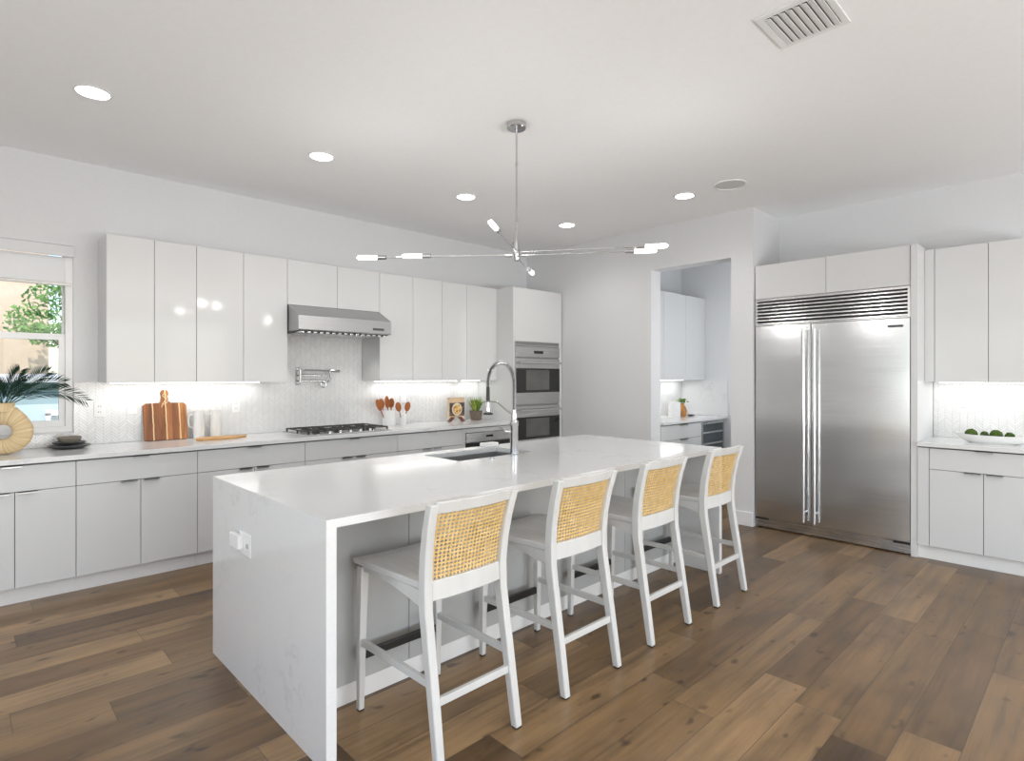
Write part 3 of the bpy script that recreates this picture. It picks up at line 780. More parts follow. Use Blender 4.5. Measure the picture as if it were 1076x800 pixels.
for i, (y, r, dx, lab) in enumerate(((.735, .041, 0, 'green moss ball at left end of the white boat bowl'), (.655, .028, .012, 'smaller green moss ball between the two big ones in the boat bowl'), (.585, .041, 0, 'green moss ball right of the middle of the white boat bowl'), (.505, .030, 0, 'small green moss ball at right end of the boat bowl'))):
    c = Vector((5.73+dx, y, CT+.010+r+ (.012 if r > .035 else .022)))
    b_ = MB().ball((0, 0, 0), r, 28, 18, lambda v: v*(1+.13*mnoise.noise(v*55+Vector((i*3, 0, 0)))+.05*mnoise.noise(v*160)))
    o = obj('moss_ball', b_, M['moss'], smooth=True, local=True); o.location = c; tag(o, lab, 'moss ball', 'moss balls in the boat bowl')

# ------------------------------------------------------------------ pantry
PY = 3.43
t = thing('base_cabinet', 'white drawer cabinet inside the pantry seen through the doorway', 'cabinet', (6.07, 3.75, 0))
obj('body', bx(XD+.192, PY+.021, .105, 6.535, 4.045, CB-.002), M['carcass'], t)
obj('plinth', bx(XD+.192, PY+.055, .0005, 6.535, PY+.075, .104), M['plinth'], t)
for z0, z1 in ((.70, CB-.01), (.41, .70), (.108, .41)):
    d = front_y('drawer', XD+.192, 6.535, z0, z1, PY, t); pull_y(6.02, 6.18, PY, z1-.002, d)
t = thing('wine_cooler', 'black glass wine cooler under the pantry worktop', 'wine cooler', (6.85, 3.75, 0))
obj('body', bx(6.54, PY+.03, .0005, 7.13, 4.04, CB-.002), M['black'], t)
d = obj('door_frame', MB().box(6.54, PY, .11, 6.575, PY+.028, CB-.006).box(7.095, PY, .11, 7.13, PY+.028, CB-.006).box(6.575, PY, .11, 7.095, PY+.028, .15).box(6.575, PY, .835, 7.095, PY+.028, CB-.006), M['steel'], t)
obj('door_glass', bx(6.575, PY+.012, .15, 7.095, PY+.018, .835), mottled('cooler_glass', (.045, .06, .068), (.07, .09, .10), 3, .12), d)
for z in (.30, .44, .58, .72): obj('shelf', bx(6.58, PY+.003, z, 7.09, PY+.010, z+.022), M['steel_bright'], t)
mb = MB(); mb.tube([(6.62, PY-.03, .853), (7.05, PY-.03, .853)], .008, 10); mb.tube([(6.66, PY-.001, .853), (6.66, PY-.03, .853)], .005, 8); mb.tube([(7.01, PY-.001, .853), (7.01, PY-.03, .853)], .005, 8)
obj('handle', mb, M['steel_bright'], d, smooth=True)
o = obj('worktop', bx(XD+.192, PY-.025, CB, 7.153, 4.048, CT), M['quartz'], bevel=.002); tag(o, 'white quartz worktop inside the pantry', 'worktop')
t = thing('wall_cabinet', 'white gloss wall cabinets inside the pantry seen through the doorway', 'cabinet', (6.4, 3.9, ZB))
obj('body', bx(XD+.192, 3.731, ZB, 7.168, 4.058, ZT), M['lacquer'], t)
for a, b in ((XD+.192, 6.14), (6.14, 6.655), (6.655, 7.168)): front_y('door', a, b, ZB-.004, ZT, 3.71, t)
t = thing('led_light_strip', 'glowing light strip under the pantry wall cabinet', 'light', (6.3, 3.95, ZB-.001), 'under-cabinet light strips')
obj('diffuser', bx(5.75, 3.94, ZB-.010, 7.0, 3.964, ZB-.005), M['led'], t); obj('channel', bx(5.75, 3.938, ZB-.005, 7.0, 3.966, ZB-.001), M['handle'], t)
l = area_light('led_strip_light', (6.37, 3.95, ZB-.014), (0, 0, 0), 1.25, .02, 1.8); l.parent = t; l.matrix_parent_inverse = Matrix.Translation(-Vector(t.location))
t = thing('canister', 'tall white ceramic canister on the pantry worktop', 'canister', (6.50, 3.78, CT))
obj('jar', MB().lathe([(.072, 0), (.075, .01), (.075, .185), (.07, .19), (.068, .186), (.066, .02)], 28, (6.50, 3.78, CT)), M['ceramic'], t, smooth=True)
t = thing('amber_vase', 'amber brown vase with dark green leaves on the pantry worktop', 'vase', (6.72, 3.80, CT))
obj('vase_body', MB().lathe([(.045, 0), (.06, .02), (.062, .07), (.045, .12), (.026, .15), (.03, .17), (.027, .168), (.02, .15)], 24, (6.72, 3.80, CT)), M['amber'], t, smooth=True)
mb = MB(); rnd = random.Random(5)
for i in range(40):
    a = rnd.uniform(0, 2*PI); e = rnd.uniform(-.5, 1.2); c = Vector((6.72, 3.80, CT+.19)) + Vector((math.cos(a)*math.cos(e), math.sin(a)*math.cos(e), math.sin(e)*.6))*rnd.uniform(.02, .075)
    d = Vector((rnd.gauss(0, 1), rnd.gauss(0, 1), rnd.gauss(0, 1))).normalized()*.028; e_ = d.orthogonal().normalized()*.012
    mb.add([c-d, c+e_, c+d, c-e_], [(0, 1, 2, 3)])
mb.tube([(6.72, 3.80, CT+.1), (6.72, 3.80, CT+.2)], .004, 6)
obj('leaves', mb, M['grass1'], t)
t = thing('trinket_dish', 'small dark dish beside the amber vase in the pantry', 'dish', (6.84, 3.74, CT))
obj('dish_body', MB().lathe([(.03, 0), (.05, .012), (.052, .018), (.046, .016), (.02, .006)], 20, (6.84, 3.74, CT)), M['stone_dark'], t, smooth=True)

# ------------------------------------------------------------------ island
IX0, IX1, IY0, IY1 = .948, 3.995, 1.94, 3.21
TH = .032
SX0, SX1, SY0, SY1 = 2.19, 2.83, 2.735, 3.10
t = thing('kitchen_island', 'large kitchen island with white quartz waterfall top and grey back panels', 'island', (2.47, 2.57, 0))
mb = MB()
for a in ((IX0, IY0, SX0, IY1), (SX1, IY0, IX1, IY1), (SX0, IY0, SX1, SY0), (SX0, SY1, SX1, IY1)):
    mb.box(a[0], a[1], CT-TH, a[2], a[3], CT)
obj('top_slab', mb, M['quartz'], t)
obj('waterfall_panel', bx(IX0, IY0, .0005, IX0+.04, IY1, CT-TH-.0002), M['quartz'], t)
obj('waterfall_panel', bx(IX1-.04, IY0, .0005, IX1, IY1, CT-TH-.0002), M['quartz'], t)
BY = 2.29
bxs = MB().box(IX0+.041, BY+.021, .09, IX1-.041, 2.50, CT-TH-.001).box(IX0+.041, 2.50, .09, 2.05, IY1-.04, CT-TH-.001).box(2.98, 2.50, .09, IX1-.041, IY1-.04, CT-TH-.001).box(2.05, 3.10, .09, 2.98, IY1-.04, .62).box(2.05, 2.5, .09, 2.98, 3.1, .60)
obj('body', bxs, M['carcass'], t)
obj('plinth', bx(IX0+.041, BY+.012, .0005, IX1-.041, BY+.03, .088), M['plinth'], t)
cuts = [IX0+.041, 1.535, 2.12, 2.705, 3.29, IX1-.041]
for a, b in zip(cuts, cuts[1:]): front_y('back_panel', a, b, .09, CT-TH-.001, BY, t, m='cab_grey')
for a, b in ((IX0+.041, 1.55), (1.55, 2.15), (2.98, 3.45), (3.45, IX1-.041)):
    obj('door', bx(a+GAP, IY1-.038, .11, b-GAP, IY1-.02, CT-TH-.004), M['lacquer'], t)
obj('sink_front', bx(2.152, IY1-.038, .11, 2.978, IY1-.02, CT-TH-.004), M['lacquer'], t)
# island socket
o = thing('wall_socket', 'white double socket box on the waterfall end of the island', 'socket', (IX0, 2.76, .67))
obj('cover_plate', bx(IX0-.006, 2.665, .612, IX0-.0004, 2.80, .715), M['outlet'], o, bevel=.002)
obj('plug_box', bx(IX0-.030, 2.755, .636, IX0-.0065, 2.868, .700), M['outlet'], o, bevel=.003)
obj('socket_slot', MB().box(IX0-.0072, 2.695, .65, IX0-.0062, 2.698, .67).box(IX0-.0072, 2.71, .65, IX0-.0062, 2.713, .67), M['slot'], o)
# sink
t = thing('undermount_sink', 'stainless steel undermount sink in the island top', 'sink', (2.5, 2.92, .68))
mb = MB(); w_ = .004; zt_ = CT-TH-.0004; zb_ = .67
mb.box(SX0-.012, SY0-.012, zb_, SX1+.012, SY1+.012, zb_+w_)
mb.box(SX0-.012, SY0-.012, zb_+w_, SX0-.012+w_, SY1+.012, zt_); mb.box(SX1+.012-w_, SY0-.012, zb_+w_, SX1+.012, SY1+.012, zt_)
mb.box(SX0-.012, SY0-.012, zb_+w_, SX1+.012, SY0-.012+w_, zt_); mb.box(SX0-.012, SY1+.012-w_, zb_+w_, SX1+.012, SY1+.012, zt_)
obj('basin', mb, M['steel_dark'], t)
obj('drain', MB().lathe([(.045, 0), (.045, .003), (.03, .001), (.001, .001)], 20, (2.5, 2.93, zb_+w_)), M['chrome'], t, smooth=True)
# faucet
FXx, FYy = 2.60, 2.672
t = thing('kitchen_faucet', 'tall chrome spring-neck kitchen faucet on the island', 'faucet', (FXx, FYy, CT))
obj('base', MB().lathe([(.031, 0), (.031, .008), (.026, .014), (.025, .19), (.028, .195), (.028, .225), (.017, .235), (.015, .30), (.001, .301)], 28, (FXx, FYy, CT)), M['chrome'], t, smooth=True)
path = []
for k in range(9): path.append(Vector((FXx, FYy, CT+.25+k*.028)))
R_ = .128; zc_ = CT+.25+8*.028
for k in range(1, 19):
    a = PI*k/18; path.append(Vector((FXx-.0, FYy+R_-R_*math.cos(a), zc_+R_*1.05*math.sin(a))))
path.append(Vector((FXx, FYy+2*R_, zc_-.03)))
obj('hose', MB().tube(path, .0075, 10), M['black'], t, smooth=True)
# spring coil
mb = MB(); cum = [0]
for a, b in zip(path, path[1:]): cum.append(cum[-1]+(b-a).length)
tot = cum[-1]; turns = 62; pts = []
def at(d):
    for i in range(len(path)-1):
        if d <= cum[i+1] or i == len(path)-2:
            q = (d-cum[i])/(cum[i+1]-cum[i]); return path[i].lerp(path[i+1], q), (path[min(i+2, len(path)-1)]-path[max(i-1, 0)]).normalized()
for k in range(turns*10+1):
    d = tot*k/(turns*10); p_, tg = at(d); n1 = Vector((1, 0, 0)); n2 = tg.cross(n1); a = 2*PI*k/10
    pts.append(p_+n1*.0135*math.cos(a)+n2*.0135*math.sin(a))
mb.tube(pts, .0022, 5); obj('spring', mb, M['chrome'], t, smooth=True)
ey = FYy+2*R_
mb = MB(); mb.lathe([(.012, .10), (.013, .0), (.001, -.001)][::-1], 16, (FXx, ey, zc_-.13)); obj('spray_hose_sleeve', mb, M['black'], t, smooth=True)
mb = MB(); mb.lathe([(.001, -.08), (.017, -.08), (.019, -.06), (.014, .0), (.001, .001)], 16, (FXx, ey, zc_-.13)); obj('spray_head', mb, M['chrome'], t, smooth=True)
mb = MB(); mb.lathe([(.001, -.012), (.033, -.012), (.035, -.006), (.03, .0), (.001, .001)], 20, (FXx, ey, zc_-.206)); obj('spray_ring', mb, M['black'], t, smooth=True)
mb = MB(); mb.tube([(FXx, FYy, CT+.26), (FXx-.005, FYy+.07, CT+.295), (FXx-.005, FYy+.16, CT+.345), (FXx, ey-.02, CT+.345)], .0055, 8); mb.ring((FXx, ey, CT+.345), .018, .004, 'z')
mb.tube([(FXx, FYy, CT+.245), (FXx, FYy, CT+.275)], .02, 14)
obj('support_arm', mb, M['chrome'], t, smooth=True)
mb = MB(); mb.tube([(FXx-.005, FYy+.015, CT+.155), (FXx-.03, FYy+.05, CT+.16)], .014, 12); mb.tube([(FXx-.03, FYy+.05, CT+.16), (FXx-.045, FYy+.10, CT+.195)], [.007, .0045], 8)
obj('lever_handle', mb, M['chrome'], t, smooth=True)
o = obj('air_switch_button', MB().lathe([(.018, 0), (.018, .004), (.012, .005), (.012, .009), (.001, .0095)], 20, (2.40, 2.668, CT)), M['chrome'], smooth=True, origin=(2.40, 2.668, CT)); tag(o, 'small round chrome air switch button on the island beside the faucet', 'button')
t = thing('soap_dish', 'small white soap dish behind the sink on the island', 'dish', (2.80, 3.15, CT))
obj('dish_body', bx(2.745, 3.118, CT+.0005, 2.875, 3.185, CT+.030), M['ceramic'], t, bevel=.006)

# ------------------------------------------------------------------ stools
def sect(a, b): return [(-a, -b), (a, -b), (a, b), (-a, b)]
def make_stool():
    t = thing('bar_stool', 'white wooden bar stool with woven cane back, nearest the camera', 'stool', (1.443, 1.945, 0), 'white cane-back bar stools at the island')
    W = M['stoolwhite']
    prof = [(-.276, 0.006, .195), (-.245, .20, .193), (-.208, .42, .191), (-.185, .56, .190), (-.182, .66, .190), (-.192, .76, .193), (-.213, .86, .197), (-.245, .965, .203)]
    # rear legs running up into the back posts
    for s in (-1, 1):
        mb = MB(); vs = []; fs = []
        for (y, z, x) in prof:
            k = .72+.28*min(1, z/.5) if z < .5 else 1-.18*max(0, (z-.66)/.3)
            hx = .0185*(.8+.2*k); hy = .023*k
            for (a, b) in ((-hx, -hy), (hx, -hy), (hx, hy), (-hx, hy)): vs.append((s*x+a, y+b, z))
        m_ = len(prof)
        for i in range(m_-1):
            for k in range(4): fs.append((i*4+k, i*4+(k+1) % 4, i*4+4+(k+1) % 4, i*4+4+k))
        fs += [(3, 2, 1, 0), tuple((m_-1)*4+k for k in range(4))]
        mb.add(vs, fs); l = obj('leg', mb, W, t, bevel=.005, smooth=True, local=True)
        y, z, x = prof[0]; obj('foot_pad', bx(s*x-.013, y-.014, 0.0003, s*x+.013, y+.014, .0058), M['rubber'], l, local=True)
    for s in (-1, 1):
        mb = MB(); vs = []; fs = []
        P = [(.275, .006, .203, .013), (.272, .3, .201, .0165), (.262, .62, .196, .019)]
        for (y, z, x, h) in P:
            for (a, b) in ((-h, -h), (h, -h), (h, h), (-h, h)): vs.append((s*x+a, y+b, z))
        for i in range(len(P)-1):
            for k in range(4): fs.append((i*4+k, i*4+(k+1) % 4, i*4+4+(k+1) % 4, i*4+4+k))
        fs += [(3, 2, 1, 0), tuple((len(P)-1)*4+k for k in range(4))]
        mb.add(vs, fs); l = obj('leg', mb, W, t, bevel=.004, smooth=True, local=True)
        obj('foot_pad', bx(s*.203-.011, .264, .0003, s*.203+.011, .286, .0058), M['rubber'], l, local=True)
    # saddle seat
    nx, ny = 16, 14; top = []; bot = []
    for j in range(ny+1):
        q = j/ny; y = -.165+.467*q
        hw = .200+.026*q
        for i in range(nx+1):
            u = -1+2*i/nx
            dip = .016*(1-u*u)*math.sin(PI*min(1, max(0, q*.95+.02)))**.7
            z = .655 - dip + .004*u*u
            if q > .93: z -= .006*(q-.93)/.07
            top.append((u*hw, y, z)); bot.append((u*hw*.985, y, .630-dip*.3))
    vs = top+bot; n = (nx+1)*(ny+1); fs = []
    for j in range(ny):
        for i in range(nx):
            a = j*(nx+1)+i; fs.append((a, a+1, a+nx+2, a+nx+1)); fs.append((n+a, n+a+nx+1, n+a+nx+2, n+a+1))
    for i in range(nx): fs.append((i, n+i, n+i+1, i+1)); a = ny*(nx+1)+i; fs.append((a, a+1, n+a+1, n+a))
    for j in range(ny): a = j*(nx+1); fs.append((a, a+nx+1, n+a+nx+1, n+a)); a += nx; fs.append((a, n+a, n+a+nx+1, a+nx+1))
    obj('seat', MB().add(vs, fs), M['seatgrey'], t, bevel=.003, smooth=True, local=True)
    # aprons with arched lower edges
    def arch(y, lo, hi): return lo + (hi-lo)*(1-((2*y-1))**2)
    for s in (-1, 1):
        mb = MB(); n_ = 12; vs = []; fs = []
        for i in range(n_+1):
            q = i/n_; y = -.165+.41*q; zlo = .555+.052*math.sin(PI*min(1, q*.9+.1)*.62)
            x = s*(.190+.006*q)
            for (xx, zz) in ((x-.009, zlo), (x+.009, zlo), (x+.009, .6295), (x-.009, .6295)): vs.append((xx, y, zz))
        for i in range(n_):
            for k in range(4): fs.append((i*4+k, i*4+(k+1) % 4, i*4+4+(k+1) % 4, i*4+4+k))
        fs += [(3, 2, 1, 0), tuple(n_*4+k for k in range(4))]
        obj('seat_rail', mb.add(vs, fs), W, t, local=True, smooth=True)
    obj('seat_rail', bx(-.178, .254, .585, .178, .272, .6295), W, t, local=True)
    # back: top rail and bottom rail bowed to the rear
    def bowed(z0, z1, yend0, yend1, half, bow, th):
        mb = MB(); n_ = 12; vs = []; fs = []
        for i in range(n_+1):
            u = -1+2*i/n_; d = -bow*(1-u*u)
            for (yy, zz) in ((yend0-th/2, z0), (yend0+th/2, z0), (yend1+th/2, z1), (yend1-th/2, z1)): vs.append((u*half, yy+d, zz))
        for i in range(n_):
            for k in range(4): fs.append((i*4+k, i*4+(k+1) % 4, i*4+4+(k+1) % 4, i*4+4+k))
        fs += [(3, 2, 1, 0), tuple(n_*4+k for k in range(4))]
        return mb.add(vs, fs)
    obj('top_rail', bowed(.925, .972, -.230, -.246, .188, .022, .024), W, t, bevel=.004, smooth=True, local=True)
    obj('bottom_rail', bowed(.588, .664, -.185, -.182, .174, .012, .024), W, t, bevel=.003, smooth=True, local=True)
    # woven cane: real holes
    nu, nv = 20, 17; half = .176; z0, z1 = .660, .930; vs = []; fs = []
    def P(u, v):   # u,v in 0..1
        z = z0+(z1-z0)*v; yb_ = -.182+(-.232+.182)*v**1.6; uu = 2*u-1
        return (uu*(half+.006*v), yb_-(.012+.010*v)*(1-uu*uu), z)
    hole = .35
    for j in range(nv):
        for i in range(nu):
            o0 = len(vs); cu, cv = (i+.5)/nu, (j+.5)/nv; hu, hv = .5/nu, .5/nv
            for (a, b) in ((-1, -1), (1, -1), (1, 1), (-1, 1)): vs.append(P(cu+a*hu, cv+b*hv))
            for k in range(8):
                an = PI/8+k*PI/4 - PI + 0
                vs.append(P(cu+hu*2*hole*math.cos(an), cv+hv*2*hole*math.sin(an)))
            # inner octagon starts at angle -157.5deg
            q = [o0+4+k for k in range(8)]; c = [o0, o0+1, o0+2, o0+3]
            fs += [(c[0], q[1], q[0]), (c[0], c[1], q[2], q[1]), (c[1], q[3], q[2]), (c[1], c[2], q[4], q[3]), (c[2], q[5], q[4]), (c[2], c[3], q[6], q[5]), (c[3], q[7], q[6]), (c[3], c[0], q[0], q[7])]
    cn = obj('cane_panel', MB().add(vs, fs), M['cane'], t, local=True, label='honey yellow woven cane panel')
    sm = cn.modifiers.new('thick', 'SOLIDIFY'); sm.thickness = .002; sm.offset = 0
    # stretchers
    for s in (-1, 1): obj('stretcher', MB().tube([(s*.194, -.222, .298), (s*.200, .262, .296)], 1, sect=sect(.014, .010), up=(0, 0, 1)), W, t, bevel=.002, local=True)
    obj('stretcher', MB().tube([(-.180, -.238, .232), (.180, -.238, .232)], 1, sect=sect(.015, .009), up=(0, 0, 1)), W, t, bevel=.002, local=True)
    obj('footrest', MB().tube([(-.187, .272, .235), (.187, .272, .235)], 1, sect=sect(.017, .011), up=(0, 0, 1)), M['black'], t, bevel=.002, local=True, label='black metal footrest bar')
    return t
st = make_stool()
for (x, y, rz, lab) in ((2.137, 1.945, 0, 'white wooden bar stool with woven cane back, second from the camera'),
                        (2.838, 1.95, 0, 'white wooden bar stool with woven cane back, third from the camera'),
                        (3.575, 1.95, 0, 'white wooden bar stool with woven cane back, farthest along the island')):
    dup(st, (x, y, 0), rz, lab)

# ------------------------------------------------------------------ ceiling fixtures
def can(x, y, lab, vis=True):
    t = thing('recessed_ceiling_light', lab, 'ceiling light', (x, y, ZC), 'recessed ceiling lights')
    obj('trim_ring', MB().lathe([(.078, -.0005), (.095, -.0005), (.095, -.004), (.080, -.007), (.078, -.0005)], 36, (x, y, ZC), cap=False), M['trim'], t, smooth=True)
    obj('lens', MB().lathe([(.0775, -.0015), (.0775, -.005), (.001, -.006)], 36, (x, y, ZC)), M['glow'], t)
    l = bpy.data.lights.new('can_lamp', 'SPOT'); l.energy = CAN_POWER*6; l.spot_size = math.radians(150); l.spot_blend = .8; l.shadow_soft_size = .07; l.color = (1, .975, .94)
    lo = bpy.data.objects.new('can_lamp', l); COL.objects.link(lo); lo.location = (x, y, ZC-.03)
    lo.parent = t; lo.matrix_parent_inverse = Matrix.Translation(-Vector(t.location))
can(.548, 3.98, 'recessed ceiling light nearest the window, at far left')
can(1.908, 3.98, 'recessed ceiling light above the cooktop and hood')
can(3.27, 3.98, 'recessed ceiling light left of the chandelier rod')
can(4.655, 3.98, 'recessed ceiling light in front of the oven tower')
can(4.65, 2.605, 'recessed ceiling light in front of the doorway, beside the round speaker')
for x, y in ((4.65, -.15), (3.27, -.15), (1.9, -.15), (.55, -.15), (-1.0, 3.98), (-1.0, 1.9)):
    can(x, y, 'recessed ceiling light behind the camera, outside the picture')
t = thing('ceiling_speaker', 'round flush grey-white speaker in the ceiling before the doorway', 'speaker', (4.657, 2.19, ZC))
obj('speaker_ring', MB().lathe([(.118, -.0005), (.135, -.0005), (.133, -.006), (.12, -.007), (.118, -.0005)], 40, (4.657, 2.19, ZC), cap=False), M['trim'], t, smooth=True)
obj('speaker_grille', MB().lathe([(.117, -.0008), (.117, -.0035), (.001, -.004)], 40, (4.657, 2.19, ZC)), mottled('speaker_mesh', (.60, .60, .59), (.66, .66, .65), 400, .8), t)
# air vent
t = thing('air_vent', 'white louvred air vent in the ceiling at top right', 'vent', (2.78, .94, ZC))
vx0, vx1, vy0, vy1 = 2.575, 2.905, .80, 1.10
mb = MB(); mb.box(vx0, vy0, ZC-.008, vx1, vy0+.03, ZC-.0005); mb.box(vx0, vy1-.03, ZC-.008, vx1, vy1, ZC-.0005); mb.box(vx0, vy0+.03, ZC-.008, vx0+.03, vy1-.03, ZC-.0005); mb.box(vx1-.03, vy0+.03, ZC-.008, vx1, vy1-.03, ZC-.0005)
obj('frame', mb, M['trim'], t, bevel=.002)
obj('backing', bx(vx0+.03, vy0+.03, ZC-.003, vx1-.03, vy1-.03, ZC-.0006), M['slot'], t)
ny = 8
for i in range(ny):
    y = vy0+.045+i*(vy1-vy0-.09)/(ny-1)
    mb = MB().prism([(y-.016, -.013+ZC), (y-.014, -.0145+ZC), (y+.0125, -.0075+ZC), (y+.0115, -.006+ZC)], vx0+.031, vx1-.031, 'x')
    obj('slat', mb, M['trim'], t)

# chandelier
t = thing('chandelier', 'chrome linear arm chandelier with glowing tube bulbs above the island', 'chandelier', (2.556, 2.605, ZC))
hx, hy = 2.556, 2.605
obj('canopy', MB().lathe([(.001, -.035), (.058, -.035), (.062, -.030), (.062, -.0005), (.001, -.0005)], 32, (hx, hy, ZC)), M['chrome'], t, smooth=True)
mb = MB(); mb.tube([(hx, hy, ZC-.034), (hx, hy, 2.22)], .006, 10)
for z in (2.78, 2.42): mb.tube([(hx, hy, z-.012), (hx, hy, z+.012)], .0085, 10)
obj('rod', mb, M['chrome'], t, smooth=True)

arms = [((1.862, 3.375, 2.200), 2.200), ((2.061, 3.160, 2.207), 2.205), ((3.070, 1.905, 2.200), 2.200), ((3.100, 1.846, 2.225), 2.222),
        ((1.963, 2.194, 2.225), 2.222), ((3.049, 2.935, 2.188), 2.190)]
mb = MB(); mb.tube([(hx, hy, 2.185), (hx, hy, 2.265)], .017, 16)
hub = obj('hub', mb, M['chrome'], t, smooth=True)
for tip, z in arms:
    tip = Vector(tip); h0 = Vector((hx, hy, z)); d = (tip-h0).normalized(); L = (tip-h0).length
    arm = obj('arm', MB().tube([h0+d*.017, h0+d*(L-.185)], .0044, 10).tube([h0+d*.03, h0+d*.07], .011, 12), M['chrome'], t, smooth=True)
    obj('socket', MB().tube([h0+d*(L-.19), h0+d*(L-.135)], .015, 14), M['chrome'], arm, smooth=True)
    b0 = h0+d*(L-.1345)
    obj('bulb', MB().tube([b0, b0+d*.004, b0+d*.12, b0+d*.130, b0+d*.134], [.011, .0135, .0135, .010, .003], 14), M['bulb'], arm, smooth=True, label='glowing frosted tube bulb')
    pl = bpy.data.lights.new('bulb_lamp', 'POINT'); pl.energy = BULB_POWER; pl.shadow_soft_size = .05; pl.color = (1, .98, .96)
    po = bpy.data.objects.new('bulb_lamp', pl); COL.objects.link(po); po.location = b0+d*.16; po.parent = t; po.matrix_parent_inverse = Matrix.Translation(-Vector(t.location))
for dx, dy in ((-.028, -.02), (.03, .025)):
    obj('hub_sleeve', MB().tube([(hx+dx, hy+dy, 2.175 if dx > 0 else 2.20), (hx+dx, hy+dy, 2.235 if dx > 0 else 2.275)], .019, 14), M['chrome'], t, smooth=True)

# ------------------------------------------------------------------ things on the back worktop
# ring vase
VX, VY = .215, YW-.30
t = thing('ring_vase', 'round sand coloured vase with a hole through its middle, left end of worktop', 'vase', (VX, VY, CT), rotz=-.42)
mb = MB(); n, k = 48, 20; vs = []; fs = []
cz = .150
for i in range(n):
    a = 2*PI*i/n + PI/2
    R_in = .047; 
    up = max(0, math.sin(a))
    Rx = .160; Rz = .150 + .035*up**3
    if math.sin(a) < -.93: pass
    for j in range(k):
        b = 2*PI*j/k; q = .5+.5*math.cos(b); th = .052*math.sin(b)*(1-.25*q)
        x = math.cos(a)*(R_in+(Rx-R_in)*q); z = cz+math.sin(a)*(R_in+(Rz-R_in)*q)
        z = max(z, .001)
        vs.append((x, th, z))
for i in range(n):
    for j in range(k): fs.append((i*k+j, ((i+1) % n)*k+j, ((i+1) % n)*k+(j+1) % k, i*k+(j+1) % k))
mb.add(vs, fs); obj('vase_body', mb, M['vase'], t, smooth=True, local=True)
obj('vase_neck', MB().lathe([(.058, .285), (.055, .325), (.062, .342), (.056, .342), (.048, .325), (.045, .295), (.001, .294)], 28, (0, 0, 0), cap=False), M['vase'], t, smooth=True, local=True)
# palm fronds
t = thing('palm_fronds', 'dark green palm fronds standing in the round vase', 'plant', (VX, VY, CT+.30))
rnd = random.Random(11)
def frond(end, sag, nl=19, ll=.095):
    p0 = Vector((0, 0, 0)); p2 = Vector(end); p1 = p2*.5+Vector((0, 0, sag))
    pts = [(1-u)**2*p0+2*u*(1-u)*p1+u*u*p2 for u in [i/16 for i in range(17)]]
    mb = MB(); mb.tube(pts, [.004-.003*i/16 for i in range(17)], 6)
    for k_ in range(nl):
        u = .22+.76*k_/(nl-1); q = u*16; i = min(15, int(q)); c = pts[i].lerp(pts[i+1], q-i); tg = (pts[i+1]-pts[i]).normalized()
        side = tg.cross(Vector((0, -1, .25))).normalized()
        L = ll*(math.sin(PI*min(1, (u-.10)*1.02))**.6+.15)
        for s in (-1, 1):
            d = (tg*1.0+side*s*.62+Vector((0, rnd.uniform(-.25, .25), rnd.uniform(-.1, .1)))).normalized()
            w_ = Vector((0, -1, 0)).cross(d).normalized()*.0036
            if w_.length < .001: w_ = Vector((.005, 0, 0))
            m1 = c+d*L*.45; tip = c+d*L+Vector((0, 0, -.006))
            h = Vector((0, .0012, 0))
            mb.add([c, m1+w_, tip, m1-w_, m1+h*3], [(0, 1, 4), (1, 2, 4), (2, 3, 4), (3, 0, 4)])
    return mb
for e, sg in (((.43, -.06, .045), .17), ((.315, .0, .175), .10), ((.235, .03, .25), .06), ((.08, -.02, .25), .05), ((-.10, .0, .26), .05), ((-.25, -.03, .17), .10), ((-.38, .02, .05), .14), ((-.20, .09, .10), .07), ((.10, -.09, .17), .06), ((-.04, -.08, .15), .06)):
    obj('frond', frond(e, sg), M['palm'], t, local=True)
# plates
for z, r, mm, lab in ((0, .128, 'stone_dark', 'dark stoneware plate at the bottom of the stack by the window'), (.0235, .100, 'stone_dark', 'smaller dark stoneware plate in the middle of the stack')):
    t = thing('plate', lab, 'plate', (.575, 5.18, CT+z), 'stacked dark plates')
    obj('plate_body', MB().lathe([(.001, 0), (r*.6, 0), (r*.95, .014), (r, .022), (r*.97, .023), (r*.9, .017), (r*.58, .008), (.001, .008)], 36, cap=False), M[mm], t, smooth=True, local=True)
t = thing('small_bowl', 'taupe bowl resting on top of the dark plates', 'bowl', (.575, 5.18, CT+.0335))
obj('bowl_body', MB().lathe([(.001, 0), (.04, 0), (.064, .022), (.073, .044), (.071, .048), (.066, .043), (.05, .018), (.001, .010)], 32, cap=False), M['stone_taupe'], t, smooth=True, local=True)

# cutting board leaning on the splashback
t = thing('cutting_board', 'striped wooden cutting board with handle leaning on the tiled wall', 'cutting board', (1.207, 5.255, CT+.001))
w2 = .155; poly = [(-w2+.012, 0), (w2-.012, 0), (w2, .012), (w2, .283), (w2-.02, .30), (.040, .302), (.028, .315), (.024, .35), (.030, .385), (.022, .405), (0, .412), (-.022, .405), (-.030, .385), (-.024, .35), (-.028, .315), (-.040, .302), (-w2+.02, .30), (-w2, .283), (-w2, .012)]
o = obj('board', MB().prism(poly, -.010, .010, 'y'), M['board'], t, bevel=.003, local=True); o.rotation_euler = (math.radians(-11), 0, 0); o.location = (0, .004, .002)
c2 = obj('cord', MB().tube([(0, -.013, .385), (-.016, -.015, .36), (.004, -.017, .335), (.024, -.016, .32), (.01, -.015, .30), (-.02, -.014, .285), (-.026, -.013, .265)], .0028, 6).tube([(0, -.013, .385), (.018, -.015, .35), (.0, -.016, .32), (-.02, -.014, .29)], .0028, 6), M['easelwood'], o, smooth=True, local=True, label='thin twine loop')
